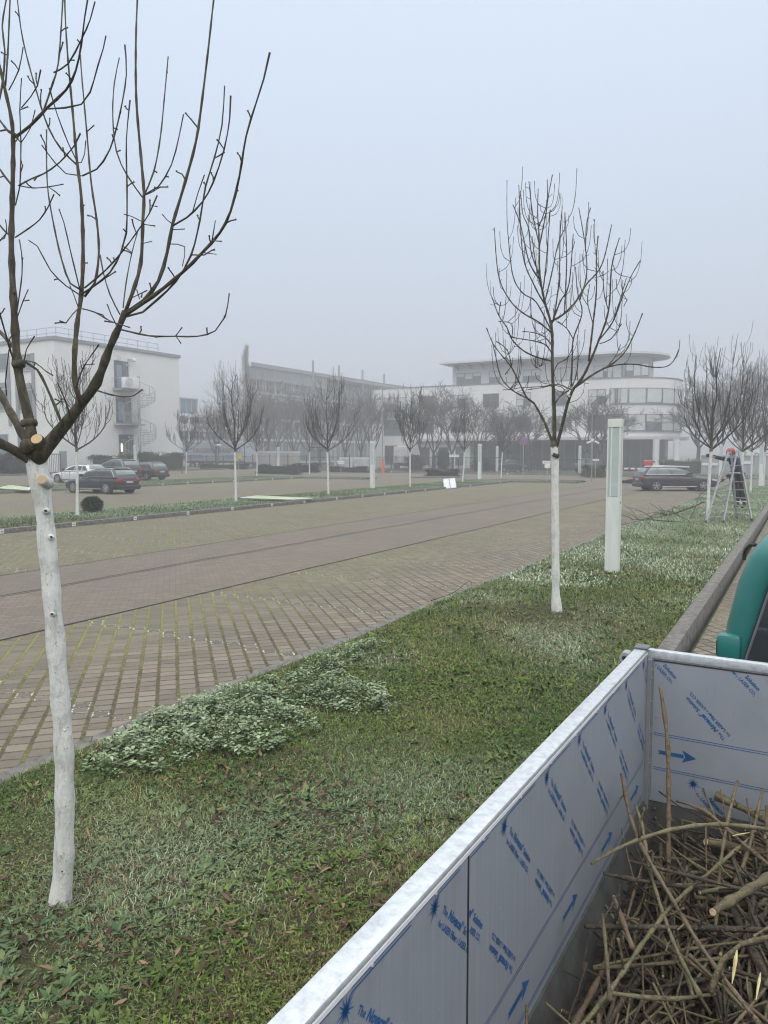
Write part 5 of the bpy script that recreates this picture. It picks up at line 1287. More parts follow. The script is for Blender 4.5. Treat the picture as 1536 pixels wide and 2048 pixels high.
for (pa, pb, y, d, h, w, lab, c) in ((512,603,945,82,.95,2.6,'low rounded dark hedge around the foot of a pillar lamp',DG),(585,640,944,88,1.0,2.2,'low dark hedge in front of the tall gate',DG),(850,920,956,72,.62,2.2,'low flat dark hedge bed behind the leaning silver panel',DG),(1166,1208,952,72,1.05,2.0,'boxy brownish hedge behind the big near pillar lamp',((.06,.055,.03),(.12,.10,.055))),(655,740,940,90,.6,1.5,'thin low hedge beside the far pillar lamp near the gate',DG),(395,500,938,94,.9,1.6,'low hedge along the kerb in front of the lettered trailer',((.03,.045,.018),(.06,.075,.03))),(1320,1410,935,86,1.5,3,'pale brown clipped hedge behind the right hand estate car',((.085,.085,.045),(.15,.14,.08)))):
    A = D(pa, y, d); B = D(pb, y, d); c_ = (A+B)/2; shrub('low_hedge', (c_.x, c_.y, .1), ((B-A).length, w, h), lab, 'hedge', int(pa), *c, 2600, .13, 'low clipped hedges', True, YAW)
kb = MB().cbox(-3.0,1.5,-1.4,1.4,-.1,.16,.02); o = kb.build('kerb', M['kerb']); g = D(884, 957, 71.5); o.location = (g.x, g.y, 0); o.rotation_euler = (0,0,YAW); tag(o, kind='structure')
HC = ((.040,.060,.022),(.085,.11,.045))
for (p0, p1, yp, X, h, lab) in ((276,366,935,-63.6,2.05,'tall clipped hedge in front of the white gable behind the dark cars'),(184,272,930,-64.3,1.75,'lower clipped hedge in front of the gable door behind the white car'),(-40,92,930,-63.8,2.0,'loose dark hedge in front of the office at the left edge')):
    y0 = onX(p0, yp, X)[0]; y1 = onX(p1, yp, X)[0]
    shrub('clipped_hedge', (X, (y0+y1)/2, .3), (1.6, abs(y1-y0), h), lab, 'hedge', int(p1)+3, *(HC if p0 > 0 else DG), 5200, .17, 'hedges along the white office', p0 > 0)
for i, (p0, p1, yy, h, lab) in enumerate(((808,850,88,2.0,'dark shrub below the white van behind the fence'),(868,905,88,2.6,'dark shrub between the street tree stems'),(942,985,87,1.6,'dark shrub behind the yard fence and wide sign'))):
    A = onY(p0, 935, yy)[0]; B = onY(p1, 935, yy)[0]; shrub('dark_shrub', ((A+B)/2, yy, .05), (B-A, 2.2, h), lab, 'shrub', 50+i, *DG, 2000, .17, 'shrubs behind the yard fence')
# ------------------------------------------------------------------ cut branches lying on the ground
def cut_branch(name, pts, label, seed, r=.012, twigs=7, group='cut branches lying about'):
    rng = random.Random(seed); P, Rr = spline([(Vector(p), r*(1-.7*i/(len(pts)-1))) for i, p in enumerate(pts)], .08)
    c = P[0].copy(); e = empty(name, c, label, 'branch', group); mb = MB(); P = [p-c for p in P]; twiggy(mb, P, Rr, rng, n=5)
    for k in range(int(twigs*.8)):
        i = rng.randrange(len(P)//5, len(P)-1); t = (P[min(i+1,len(P)-1)]-P[i-1]).normalized(); s = t.orthogonal(); s.rotate(Matrix.Rotation(rng.uniform(0,6.28),3,t)); s.z = abs(s.z)*.7
        l = rng.uniform(.35,1.1)*(1 if r > .008 else .35); d = (t+s*.6).normalized(); a = P[i]
        Q, q_ = spline([(a,Rr[i]*.5),(a+d*l*.5+Vector((0,0,.10*l)),Rr[i]*.38),(a+d*l*.95+s*l*.15-Vector((0,0,.06*l)),.0025)], .12); twiggy(mb, Q, q_, rng, n=4)
    mb.build('limb', M['twig'], e, True); return e
W_ = lambda px, py, z: G(px, py, z)
cut_branch('cut_branch', [W_(1385,1046,.06),W_(1330,1042,.08),W_(1290,1040,.12),W_(1235,1052,.05)], 'long cut branch trailing from the lawn onto the paving in front of the ladder', 1, .020, 14)
cut_branch('cut_branch', [W_(1408,1004,.50),W_(1385,1014,.42),W_(1350,1026,.22),W_(1305,1036,.10),W_(1262,1040,.08)], 'thick cut branch propped against the white trunk beside the ladder', 2, .026, 18)
cut_branch('cut_branch', [W_(1380,1038,.06),W_(1392,1012,.4),W_(1400,990,.7),W_(1425,975,.9)], 'upright leaning cut branch with fine twigs behind the ladder tree', 3, .017, 14)
cut_branch('cut_branch', [W_(1500,1012,.06),W_(1470,1008,.15),W_(1425,990,.4),W_(1380,985,.55)], 'cut branch lying behind the ladder feet', 4, .016, 12)
cut_branch('cut_branch', [W_(1380,1043,.06),W_(1345,1026,.2),W_(1318,1022,.25),W_(1290,1044,.05)], 'arched twiggy branch on the frosty grass before the ladder', 5, .015, 12)
cut_branch('cut_branch', [W_(1440,975,.06),W_(1490,990,.05),W_(1545,1003,.06)], 'thin cut branch lying across the lawn beyond the worker', 6, .018, 8)
cut_branch('cut_branch', [W_(862,1201,.02),W_(905,1186,.03),W_(938,1162,.16),W_(944,1172,.10),W_(941,1180,.03)], 'thin bent twig lying at the edge of the paving', 7, .007, 2)
cut_branch('cut_branch', [W_(880,1305,.05),W_(925,1285,.07),W_(975,1262,.10),W_(1005,1264,.14),W_(1010,1280,.06)], 'looped pale twig lying in the grass left of the second tree', 8, .007, 3)
cut_branch('cut_branch', [W_(930,1300,.05),W_(950,1276,.09),W_(1000,1258,.07)], 'short twig crossing the looped twig in the grass', 9, .006, 2)
# ------------------------------------------------------------------ cars
def make_car(name, loc, head, label, paintm, L=4.8, Wd=1.84, H=1.47, gl='car_glass', rear='estate', trim=True, group='estate cars in the lot', wb=2.83, plate=True, led=False):
    """estate car, x forward, y left, built about the middle of its wheelbase"""
    e = empty(name, loc, label, 'car', group, head); hw = Wd/2; xr = -L*.485; xf = L*.515; pm = M[paintm]
    zb = .98*H/1.47
    st = [(xr, .80, .42, zb*.80),(xr+.05,.88,.30,zb*.97),(xr+.22,.97,.25,zb*1.0),(xr+.7,1.0,.22,zb*1.0),(xr+1.5,1.0,.20,zb*.99),(.35,1.0,.20,zb*.965),(.95,1.0,.20,zb*.93),(1.35,.99,.20,zb*.88),(xf-.55,.95,.22,zb*.80),(xf-.22,.86,.25,zb*.70),(xf-.06,.72,.28,zb*.60),(xf,.60,.34,zb*.50)]
    loops = []
    for x, w, b, t in st:
        w *= hw; h = t-b
        half = [(w*.82,b),(w*.95,b+h*.07),(w*.99,b+h*.30),(w*.985,b+h*.42),(w,b+h*.62),(w*.985,b+h*.80),(w*.93,b+h*.93),(w*.80,b+h*.985),(w*.4,t+.012)]
        loops.append([(x,y,z) for y,z in half]+[(x,-y,z) for y,z in half[::-1]])
    body = MB().loft(loops).build('body', pm, e, 50)
    sub = body.modifiers.new('smooth', 'SUBSURF'); sub.levels = 1; sub.render_levels = 1
    # greenhouse
    br, bf = (xr+.12, .98) ; tr_, tf = (xr+.62, -.05) if rear == 'estate' else (xr+1.3, -.1)
    if rear != 'estate': br = xr+.75
    zt = H
    def ring(x0, x1, w0, z, c): return [(x0,w0-c,z),(x0+c,w0,z),((x0+x1)/2,w0*1.01,z),(x1-c*2,w0*.97,z),(x1,w0*.80,z),(x1+.05,0,z),(x1,-w0*.80,z),(x1-c*2,-w0*.97,z),((x0+x1)/2,-w0*1.01,z),(x0+c,-w0,z),(x0,-w0+c,z),(x0-.03,0,z)]
    A = ring(br, bf, hw*.93, zb-.03, .10); B = ring(br+.20, bf-.42, hw*.85, zb+(zt-zb)*.55, .10); Cc = ring(tr_-.15, tf-.02, hw*.74, zt-.07, .12); Dd = ring(tr_+.05, tf-.2, hw*.62, zt-.01, .14)
    gh = MB().loft([A,B,Cc,Dd]); gh.build('cabin', pm, e, 45)
    # windows: bands interpolated on the cabin side between A, B, C
    def side(u, v, s):
        def pt(lp, u):
            a = Vector(lp[1]); m = Vector(lp[2]); c = Vector(lp[3]); x = a.x+(c.x-a.x)*u
            y = a.y+(m.y-a.y)*min(1,u*2) if u < .5 else m.y+(c.y-m.y)*(u-.5)*2
            return Vector((x,y,a.z))
        q = pt(A,u).lerp(pt(B,u),v*2) if v < .5 else pt(B,u).lerp(pt(Cc,u),(v-.5)*2)
        return (q.x, (q.y+.006)*s, q.z)
    wins = [(.02,.24,.9),(.27,.57,1),(.60,.97,1)] if rear == 'estate' else [(.06,.45,1),(.5,.96,1)]
    for s in (1,-1):
        for i, (u0,u1,_) in enumerate(wins):
            ua = u0+(.05 if i == 0 else 0); ub = u1-(.10 if i == len(wins)-1 else 0)
            pts = [[side(u0+(u1-u0)*k/4 if v == .12 else ua+(ub-ua)*k/4, v, s) for k in range(5)] for v in (.12,.5,.86)]
            mb = MB()
            for r in range(2):
                for k in range(4): mb.quad(pts[r][k], pts[r][k+1], pts[r+1][k+1], pts[r+1][k])
            mb.build('window', M[gl], e)
        if trim:
            u0, u1 = wins[0][0], wins[-1][1]
            loop_ = [side(u0-.005+(u1-u0)*k/8, .09, s) for k in range(9)]+[side(u1-.10, .5, s) if 0 else side(u1-.05,.5,s)]+[side(u1-.105-(u1-u0-.16)*k/8, .89, s) for k in range(9)]+[side(u0+.02,.5,s)]
            MB().tube(loop_+[loop_[0]], .013, 5, False).build('chrome_trim', M['chrome'], e)
        rr = [(tr_+.0,hw*.68*s,zt-.035),(tr_+.15,hw*.70*s,zt+.012),((tr_+tf)/2,hw*.70*s,zt+.02),(tf-.35,hw*.70*s,zt+.005),(tf-.2,hw*.69*s,zt-.04)]
        MB().tube(rr, .018, 6).build('roof_rail', M['chrome' if trim else 'black'], e, True)
        mx = bf-.42
        mi = MB().cbox(mx-.10,mx+.10,min(s*(hw-.02),s*(hw+.17)),max(s*(hw-.02),s*(hw+.17)),zb+.02,zb+.17,.035); mi.build('wing_mirror', pm if trim else M['black'], e, 40)
        mb = MB()
        for dx in (-.55,.45): mb.cbox(dx-.1,dx+.1,min(s*(hw-.015),s*(hw+.018)),max(s*(hw-.015),s*(hw+.018)),zb*.80,zb*.80+.025,.006)
        mb.build('door_handle', M['chrome'] if trim else pm, e)
        mb = MB().cbox(-1.1,1.05,min(s*(hw-.03),s*(hw+.008)),max(s*(hw-.03),s*(hw+.008)),.26,.31,.008); mb.build('sill_trim', M['chrome' if trim else 'black'], e)
        mb = MB()
        for dx in (-.98,-.02,.93): mb.box(dx-.006,dx+.006,min(s*hw*.96,s*(hw+.003)),max(s*hw*.96,s*(hw+.003)),.36,zb*.90)
        mb.build('door_gap', M['black'], e)
        for x in (-wb/2, wb/2):
            arch = MB().disc((x,s*(hw-.10),.34),(0,1,0),.385,.215,26).build('wheel_arch', M['black'], e, 40)
            wobj = MB().loft([[(x+r*math.cos(a),s*y,.335+r*math.sin(a)) for a in [k*math.pi/14 for k in range(28)]] for r,y in ((.20,hw-.25),(.315,hw-.25),(.335,hw-.22),(.335,hw-.02),(.315,hw+.012),(.225,hw+.014))]).build('wheel', M['tyre'], e, 40)
            rm = MB(); 
            for k in range(5 if not led else 10):
                a = k*2*math.pi/(5 if not led else 10)+.3
                rm.beam((x+.03*math.cos(a),s*(hw+.012),.335+.03*math.sin(a)),(x+.215*math.cos(a),s*(hw+.016),.335+.215*math.sin(a)),.075 if not led else .04,.02,up=(0,1,0))
            rm.tube([(x+.218*math.cos(a),s*(hw+.012),.335+.218*math.sin(a)) for a in [k*math.pi/12 for k in range(25)]],.016,5,False); rm.disc((x,s*(hw+.012),.335),(0,1,0),.06,.035,12)
            rm.build('rim', M['rim'], wobj)
    # rear window, tailgate, lamps, plate, bumper
    def on(lpA, lpB, i0, v): return Vector(lpA[i0]).lerp(Vector(lpB[i0]), v)
    mb = MB(); q = Vector((-.012,0,.006))
    rA = [on(A,B,0,.55)+q, on(A,B,11,.55)+q, on(A,B,10,.55)+q]; rB = [on(B,Cc,0,.80)+q, on(B,Cc,11,.80)+q, on(B,Cc,10,.80)+q]; rM = [on(B,Cc,0,0)+q, on(B,Cc,11,0)+q, on(B,Cc,10,0)+q]
    for a, b_ in ((rA,rM),(rM,rB)):
        for k in range(2): mb.quad(a[k],a[k+1],b_[k+1],b_[k])
    mb.build('rear_window', M['car_glass_pale' if rear == 'estate' and gl != 'car_glass2' else gl], e)
    mb = MB(); q = Vector((.012,0,.008))
    for i in (4,5):
        for la, lb, va, vb in ((A,B,.2,1),(B,Cc,0,.92)): mb.quad(on(la,lb,i,va)+q,on(la,lb,i+1,va)+q,on(la,lb,i+1,vb)+q,on(la,lb,i,vb)+q)
    mb.build('windscreen', M['car_glass_pale'], e)
    for s in (1,-1):
        mb = MB().cbox(xr-.005,xr+.17,min(s*hw*.55,s*hw*.955),max(s*hw*.55,s*hw*.955),zb*.73,zb*.89,.03); mb.build('tail_light', M['tail'], e, 40)
        mb = MB().loft([[(xf-.50,s*hw*.955,zb*.66),(xf-.50,s*hw*.955,zb*.76),(xf-.18,s*hw*.86,zb*.69),(xf-.18,s*hw*.86,zb*.61)],[(xf-.46,s*hw*.80,zb*.66),(xf-.46,s*hw*.80,zb*.79),(xf-.02,s*hw*.50,zb*.60),(xf-.02,s*hw*.50,zb*.53)]]); mb.build('headlight', M['lamp_lens'], e)
    MB().cbox(xr-.05,xr+.16,-hw*.90,hw*.90,.30,.52,.05).build('rear_bumper', pm, e, 40)
    MB().cbox(xr-.056,xr-.02,-hw*.8,hw*.8,.24,.335,.012).build('bumper_trim', M['black'], e)
    MB().cbox(xf-.10,xf+.015,-hw*.55,hw*.55,.36,.55,.03).build('grille', M['black'], e)
    if plate:
        p = MB().cbox(xr-.022,xr-.004,-.26,.26,zb*.645,zb*.645+.11,.003).build('licence_plate', M['plate'], e); MB().box(xr-.0235,xr-.0225,.215,.257,zb*.645+.006,zb*.645+.104).build('blue_band', M['eu_blue'], p)
        mk = MB()
        for k in range(8):
            if k in (2,5): continue
            mk.box(xr-.0238,xr-.0225,.17-k*.052-.03,.17-k*.052,zb*.645+.025,zb*.645+.087)
        mk.build('plate_marking', M['ink_dark'], p)
    MB().box(xr-.004,xr+.03,-hw*.5,hw*.5,zb*.80,zb*.815).build('tailgate_trim', M['chrome'], e)
    MB().loft([[(tr_-.16,-hw*.6,zt-.05),(tr_-.16,hw*.6,zt-.05),(tr_-.16,hw*.6,zt-.02),(tr_-.16,-hw*.6,zt-.02)],[(tr_+.2,-hw*.6,zt-.04),(tr_+.2,hw*.6,zt-.04),(tr_+.2,hw*.6,zt+.002),(tr_+.2,-hw*.6,zt+.002)]]).build('roof_spoiler', pm, e)
    return e
PI = math.pi
# black estate nose-in against the far island
pr = D(211.6, 985, 43.3); make_car('estate_car', (pr.x-1.42, pr.y+.92, 0), PI, 'black estate car with bright alloy wheels and chrome window line, nearest of the parked group', 'black_paint', L=4.86, wb=2.84, led=True)
pf = D(115, 967, 58.0); make_car('estate_car', (pf.x+1.42, pf.y+.9, .04), PI, 'white estate car behind the black one with dark roof edge', 'white_paint', L=4.75, wb=2.82, trim=False, led=True, plate=False, H=1.45)
make_car('estate_car', (-50.0, 43.35, .07), PI, 'tall dark brown people carrier between the white car and the pillar lamp', 'black_paint', L=4.85, Wd=1.9, H=1.74, wb=2.92)
make_car('estate_car', (-49.9, 46.35, .07), PI, 'dark estate seen from behind, rightmost of the parked group beside the hedge', 'grey_paint', L=4.77, wb=2.79, H=1.5)
pr = D(1311.8, 975, 46.6); pf = D(1408, 975, 46.6); c_ = (pr+pf)/2
hd = YAW; c_ = c_+Vector((-math.sin(hd), math.cos(hd), 0))*.92
make_car('estate_car', (c_.x, c_.y, 0), hd, 'anthracite estate car driving past the barrier behind the ladder', 'grey_paint', L=4.9, wb=2.92, H=1.52, gl='car_glass_pale')
g = D(1183, 945, 92); make_car('saloon_car', (g.x, g.y, 0), YAW+.05, 'dark saloon parked behind the yard fence left of the big pillar lamp', 'grey_paint', L=5.0, H=1.62, rear='saloon', gl='car_glass', group='cars behind the yard fence', plate=False)
g = D(1018, 945, 92); e = make_car('saloon_car', (g.x, g.y, 0), YAW+.5, 'dark car with a bright red lamp behind the fence near the far pillar lamp', 'black_paint', L=4.4, H=1.6, rear='saloon', group='cars behind the yard fence', plate=False)

# ------------------------------------------------------------------ the flatbed truck
TR = empty('flatbed_truck', (-.605, 3.62, -.11), 'small teal flatbed truck with film covered grey sideboards loaded with prunings', 'truck', None, -R(1.2))
ZT = 1.600; ZB = .87; YB = -4.3; XR = 1.98
mb = MB().cbox(-.056, -.002, YB, -.035, ZT-.014, ZT, .004); mb.cbox(-.056, -.0125, YB, -.035, ZB-.30, ZT-.0145, .004); sb = mb.build('side_board', M['rail'], TR, 30)
def panel(x0, x1, y0, y1, z0, z1, name='liner_panel', m='liner', parent=None): return MB().cbox(x0, x1, y0, y1, z0, z1, .0015).build(name, M[m], parent or TR)
SEAM = -2.055
lp1 = panel(-.0115, -.004, SEAM+.003, -.028, ZB, ZT-.016); lp2 = panel(-.0115, -.004, YB, SEAM-.003, ZB, ZT-.016)
tl = MB().box(-.0038, -.001, YB, -.03, ZT-.026, ZT-.016).build('edge_strip', M['ply_white'], sb)
MB().box(-.0045, -.0028, SEAM-.0035, SEAM+.0035, ZB+.01, ZT-.03).build('seam', M['black'], sb)
lw = MB(); lw.loft([[(-.012,y,ZB-.003),(.002,y,ZB-.003),(.075,y,.70),(-.012,y,.70)] for y in (YB,-.03)]); lw.build('lower_wall', M['bed_steel'], TR)
MB().box(-.08, XR, YB, .05, .64, .698).build('bed_floor', M['bed_steel'], TR)
# front board
mb = MB().cbox(-.03, XR, .002, .042, ZT-.052, ZT-.012, .005); mb.box(-.03, XR, .010, .036, .70, ZT-.054); fb = mb.build('front_board', M['rail'], TR, 30)
lf = panel(.022, XR-.02, .001, .0085, ZB-.005, ZT-.058)
lw = MB(); lw.loft([[(x,.008,ZB-.008),(x,-.004,ZB-.008),(x,-.03,.70),(x,.008,.70)] for x in (0,XR)]); lw.build('lower_wall', M['bed_steel'], TR)
MB().box(.02, XR, -.0005, .0008, ZT-.062, ZT-.055).build('edge_strip', M['dark_line'], fb)
# corner post with cap, bolts and outer hinge lug
cp = MB().cbox(-.004,.016,-.026,.008,.70,ZT-.05,.003).build('corner_post', M['grey_trim'], TR)
mb = MB()
for z in (1.50,1.46,1.35,1.2,1.05,.95,.90): mb.disc((.018,-.012,z),(1,0,0),.004,.005,8)
mb.build('rivet', M['galv'], cp)
MB().cbox(-.058,.006,-.068,.006,ZT+.001,ZT+.012,.004).build('corner_cap', M['frame'], TR)
mb = MB().disc((-.098,-.03,ZT-.05),(0,1,0),.026,.06,14); mb.cbox(-.12,-.054,-.045,-.015,ZT-.075,ZT-.045,.006); hg = mb.build('hinge_lug', M['galv'], TR, 40)
MB().disc((-.100,-.062,ZT-.05),(0,1,0),.010,.012,10).build('hole', M['black'], hg)
mb = MB()
for x, z in ((.045,ZT-.08),(.04,1.27),(.5,ZT-.08),(.9,ZT-.08)): mb.disc((x,-.001,z),(0,1,0),.006,.004,10)
mb.build('bolt', M['galv'], fb)
for x, z in ((.045,.835),(.05,.79),(.055,.755)): MB().ball((x,-.016,z),.009,8,5).build('bolt', M['bed_steel'], fb)
for k in range(16): MB().ball((-.003,-.15-k*.26,ZT-.030),.005,6,4).build('rivet', M['galv'], sb)
# printed protective film
def film(parent, P, s0, s1, t0, t1, phase, tops, seed, dxa=0.0):
    """P(s,t) -> truck point; s runs to the reader's right, t is measured up from the top edge (negative)"""
    rng = random.Random(seed); mb = MB()
    def put(pts, fs):
        for f in fs:
            q = [pts[i] for i in f]
            if all(s0 < a < s1 and t1 < b < t0 for a, b in q): mb.add([P(*x) for x in q], [tuple(range(len(q)))])
    def quad(a, b, w):
        a = Vector(a); b = Vector(b); n = (b-a).orthogonal().normalized()*w/2
        m = max(1, int((b-a).length/.05))
        for k in range(m):
            p = a.lerp(b,k/m); q = a.lerp(b,(k+1)/m); put([tuple(p-n),tuple(q-n),tuple(q+n),tuple(p+n)], [(0,1,2,3)])
    def text(s, size, a, t, th, bold, shear=0, dx=0):
        v, f = text_polys(s, size, bold, shear); c, q = math.cos(th), math.sin(th)
        put([(a+(x+dx)*c-y*q, t+(x+dx)*q+y*c) for x, y in v], f)
    def twolines(a, t, th):
        c, q = math.cos(th), math.sin(th); K = .80
        text('The', .029*K, a, t, th, .0003)
        text('Novacel', .035*K, a+.055*K*c, t+.055*K*q, th, .0013, .25); text('\u00ae', .018*K, a+.176*K*c-.012*q, t+.176*K*q+.012*c, th, 0); text('Solution', .029*K, a+.197*K*c, t+.197*K*q, th, .0008)
        a2 = a+.034*K*q; t2 = t-.034*K*c
        text('for', .024*K, a2, t2, th, .0003); text('LASER Fiber', .025*K, a2+.035*K*c, t2+.035*K*q, th, .0007); text('&', .016*K, a2+.166*K*c, t2+.166*K*q, th, 0); text('LASER CO', .025*K, a2+.184*K*c, t2+.184*K*q, th, .0005); text('2', .015*K, a2+.298*K*c+.004*q, t2+.298*K*q-.004*c, th, 0)
    def burst(a, t, r=.034):
        put([(a+.30*r*math.cos(k*PI/6), t+.30*r*math.sin(k*PI/6)) for k in range(12)], [tuple(range(12))])
        for k in range(14):
            an = k*2*PI/14+.1; l = r*(1.0 if k % 2 else .75)*rng.uniform(.85,1.15); n = an+PI/2; w = r*.095
            put([(a+w*math.cos(n),t+w*math.sin(n)),(a-w*math.cos(n),t-w*math.sin(n)),(a+l*math.cos(an),t+l*math.sin(an))], [(0,1,2)])
    def arrow(a, t):
        put([(a,t-.009),(a+.115,t-.009),(a+.115,t+.009),(a,t+.009),(a+.012,t)], [(0,1,2,3,4)]); put([(a+.108,t-.030),(a+.17,t),(a+.108,t+.030),(a+.122,t)], [(0,1,2,3)])
    p = .345; k0 = int((s0-phase)/p)-2
    for k in range(k0, int((s1-phase)/p)+2):
        a = phase+k*p; row = tops[0]
        for h in (.030, .021): quad((a+.02,row+h), (a+.24,row+h), .0032)
        quad((a+.26,row+.030), (a+.335,row+.030), .0032); quad((a+.02,row+.021), (a+.006,row+.008), .003); burst(a, row)
        twolines(a+.035, row-.030, -PI/4); twolines(a+.425, row-.435, PI*.75)
        for h in (-.465,-.475,-.630,-.640): quad((a,row+h),(a+p,row+h),.0028)
        burst(a+.295, row-.675); twolines(a+.325, row-.700, -PI/4)
    p = .49; k0 = int((s0-phase)/p)-2
    for k in range(k0, int((s1-phase)/p)+2): arrow(phase+k*p+dxa, tops[0]-.555)
    mb.build('film_print', M['liner_blue'], parent, fix=False)
film(lp1, lambda s,t: (-.0030, s, ZT-.016+t), SEAM+.004, -.03, -.004, ZB-ZT+.02, -.105, (-.044,), 1, -.21)
film(lp2, lambda s,t: (-.0030, s, ZT-.016+t), -3.6, SEAM-.004, -.004, ZB-ZT+.02, -2.232, (-.044,), 2, -.06)
film(lf, lambda s,t: (s, -.0002, ZT-.058+t), .024, XR-.03, -.002, ZB-ZT+.06, -.085, (.120,), 3, .135)
# cab
def sec(y, ins, zlo=.55):
    pr = [(.20+ins,zlo),(.195+ins,1.2),(.225+ins,1.60),(.27+ins,1.82),(.315+ins,1.95-ins*.3),(.37+ins,2.02-ins*.6),(.46+ins,2.065-ins),(.70,2.085-ins),(1.05,2.095-ins)]
    mir = [(2.1-x,z) for x,z in pr[::-1][1:]]
    return [(x+.055,y,z+(.05 if z > 1.3 else 0)) for x,z in pr+mir]
cab = MB().loft([sec(.425,.16),sec(.405,.10),sec(.41,.055),sec(.435,.02),sec(.48,.0),sec(.9,-.005),sec(1.55,0),sec(1.75,.06)]).build('cab', M['teal_paint'], TR, 60)
# rear window: glass in a black rubber frame, rounded corners
def rrect(x0, x1, z0, z1, sl, r, y):
    pts = []
    for cx, cz, a0 in ((x0+r, z0+r, PI),(x1-r, z0+r, 1.5*PI),(x1-sl-r, z1-r, 0),(x0+sl+r, z1-r, .5*PI)):
        for k in range(7): pts.append((cx+r*math.cos(a0+k*PI/12), y, cz+r*math.sin(a0+k*PI/12)))
    return pts
a = rrect(.355,1.80,1.36,1.97,.11,.09,.385); b2_ = rrect(.355,1.80,1.36,1.97,.11,.09,.41)
MB().loft([b2_,a]).build('window_frame', M['black'], cab, 40)
a = rrect(.368,1.787,1.372,1.958,.11,.082,.3835); b2_ = rrect(.368,1.787,1.372,1.958,.11,.082,.40)
MB().loft([b2_,a]).build('rear_window', M['car_glass'], cab, 40)
hb = MB().cbox(.245,.355,.375,.455,1.475,1.615,.02).build('handle_box', M['teal_paint'], cab, 40); MB().box(.2435,.246,.39,.44,1.51,1.58).build('slot', M['black'], hb)
MB().loft([[(x+.055-.004,y,z) for y,z in ((.62,z),(1.45,z))]+[(x+.055+.02,y,z) for y,z in ((1.45,z),(.62,z))] for x,z in ((.225,1.60),(.27,1.82))]).build('side_window', M['car_glass'], cab)
inv_ = Matrix.Rotation(R(1.2),3,'Z')
mp = [inv_@(D(x,y,dd)-Vector((-.605,3.62,-.11))) for x,y,dd in ((1512,1090,4.75),(1501,1090,4.8),(1493,1097,4.85),(1489,1108,4.9),(1488,1120,4.9))]
m1 = MB().tube(spline([(p,.012) for p in mp],.03)[0],.012,7); c_ = mp[-1]; m1.cbox(c_.x-.01,c_.x+.13,c_.y-.03,c_.y+.03,c_.z-.16,c_.z+.02,.02) if 0 else None
m1.build('wing_mirror', M['black'], cab, 40)
for y in (.60, 1.50): MB().tube([(x+.052,y,z) for x,y0_,z in ((.20,0,.6),(.195,0,1.2),(.225,0,1.60),(.27,0,1.82),(.315,0,1.945))], .004, 4).build('panel_gap', M['black'], cab)
MB().tube(rrect(.366,1.789,1.370,1.960,.11,.082,.381)+[rrect(.366,1.789,1.370,1.960,.11,.082,.381)[0]], .006, 5, False).build('window_seal', M['frame'], cab)
MB().cbox(.24,1.86,1.7,2.7,.55,1.32,.12).build('bonnet', M['teal_paint'], TR, 40)
MB().box(.5,1.5,YB+.2,2.3,.42,.637).build('chassis', M['black'], TR)
for x in (.30,1.80):
    for y in (-2.6,1.95):
        wo = MB().disc((x,y,.34),(1,0,0),.34,.24,24).build('wheel', M['tyre'], TR, 40); MB().disc((x+(-.122 if x < 1 else .122),y,.34),(1,0,0),.2,.02,18).build('rim', M['rim'], wo)
mb = MB().box(XR-.0,XR+.07,YB,.04,.70,ZT); mb.build('side_board', M['rail'], TR); panel(XR-.012,XR-.003,YB,-.03,ZB,ZT-.06)

# ------------------------------------------------------------------ brushwood load
def brush_mat(name, c0, c1):
    t = NT(name); v, x, y, z = t.pos(); n = t.noise(v, 6, 3); n2 = t.noise(v, 38, 5, .75); n3 = t.noise(v, 95, 2)
    c = t.mix(t.step(n,.35,.65), c0, c1); c = t.mix(t.math('MULTIPLY', t.step(n2,.48,.64), .75), c, tuple(k*.32 for k in c0)); c = t.mix(t.math('MULTIPLY', t.step(n3,.60,.70), .5), c, (.24,.22,.15)); t.bump(t.math('ADD',n2,t.math('MULTIPLY',n3,.5)),1.0,.008)
    return t.out(c, .72)
M['brush'] = brush_mat('cut branch bark', (.095,.072,.042), (.155,.135,.074)); M['brush_dark'] = brush_mat('old dark branch bark', (.040,.031,.022), (.080,.062,.042)); M['brush_olive'] = brush_mat('olive branch bark', (.135,.122,.058), (.19,.165,.095)); M['brush_brown'] = brush_mat('brown branch bark', (.135,.095,.055), (.18,.135,.085))
M['splinter'] = plain('pale split wood', (.62,.55,.28), .8, vary=.2, scale=40)
rng = random.Random(21)
def tw(x, y, z): return Vector((-.605,3.62,-.11))+Matrix.Rotation(-R(1.2),3,'Z')@Vector((x,y,z))
sticks = {'brush':MB(),'brush_dark':MB(),'brush_olive':MB(),'brush_brown':MB()}; ends = MB()
n = 0
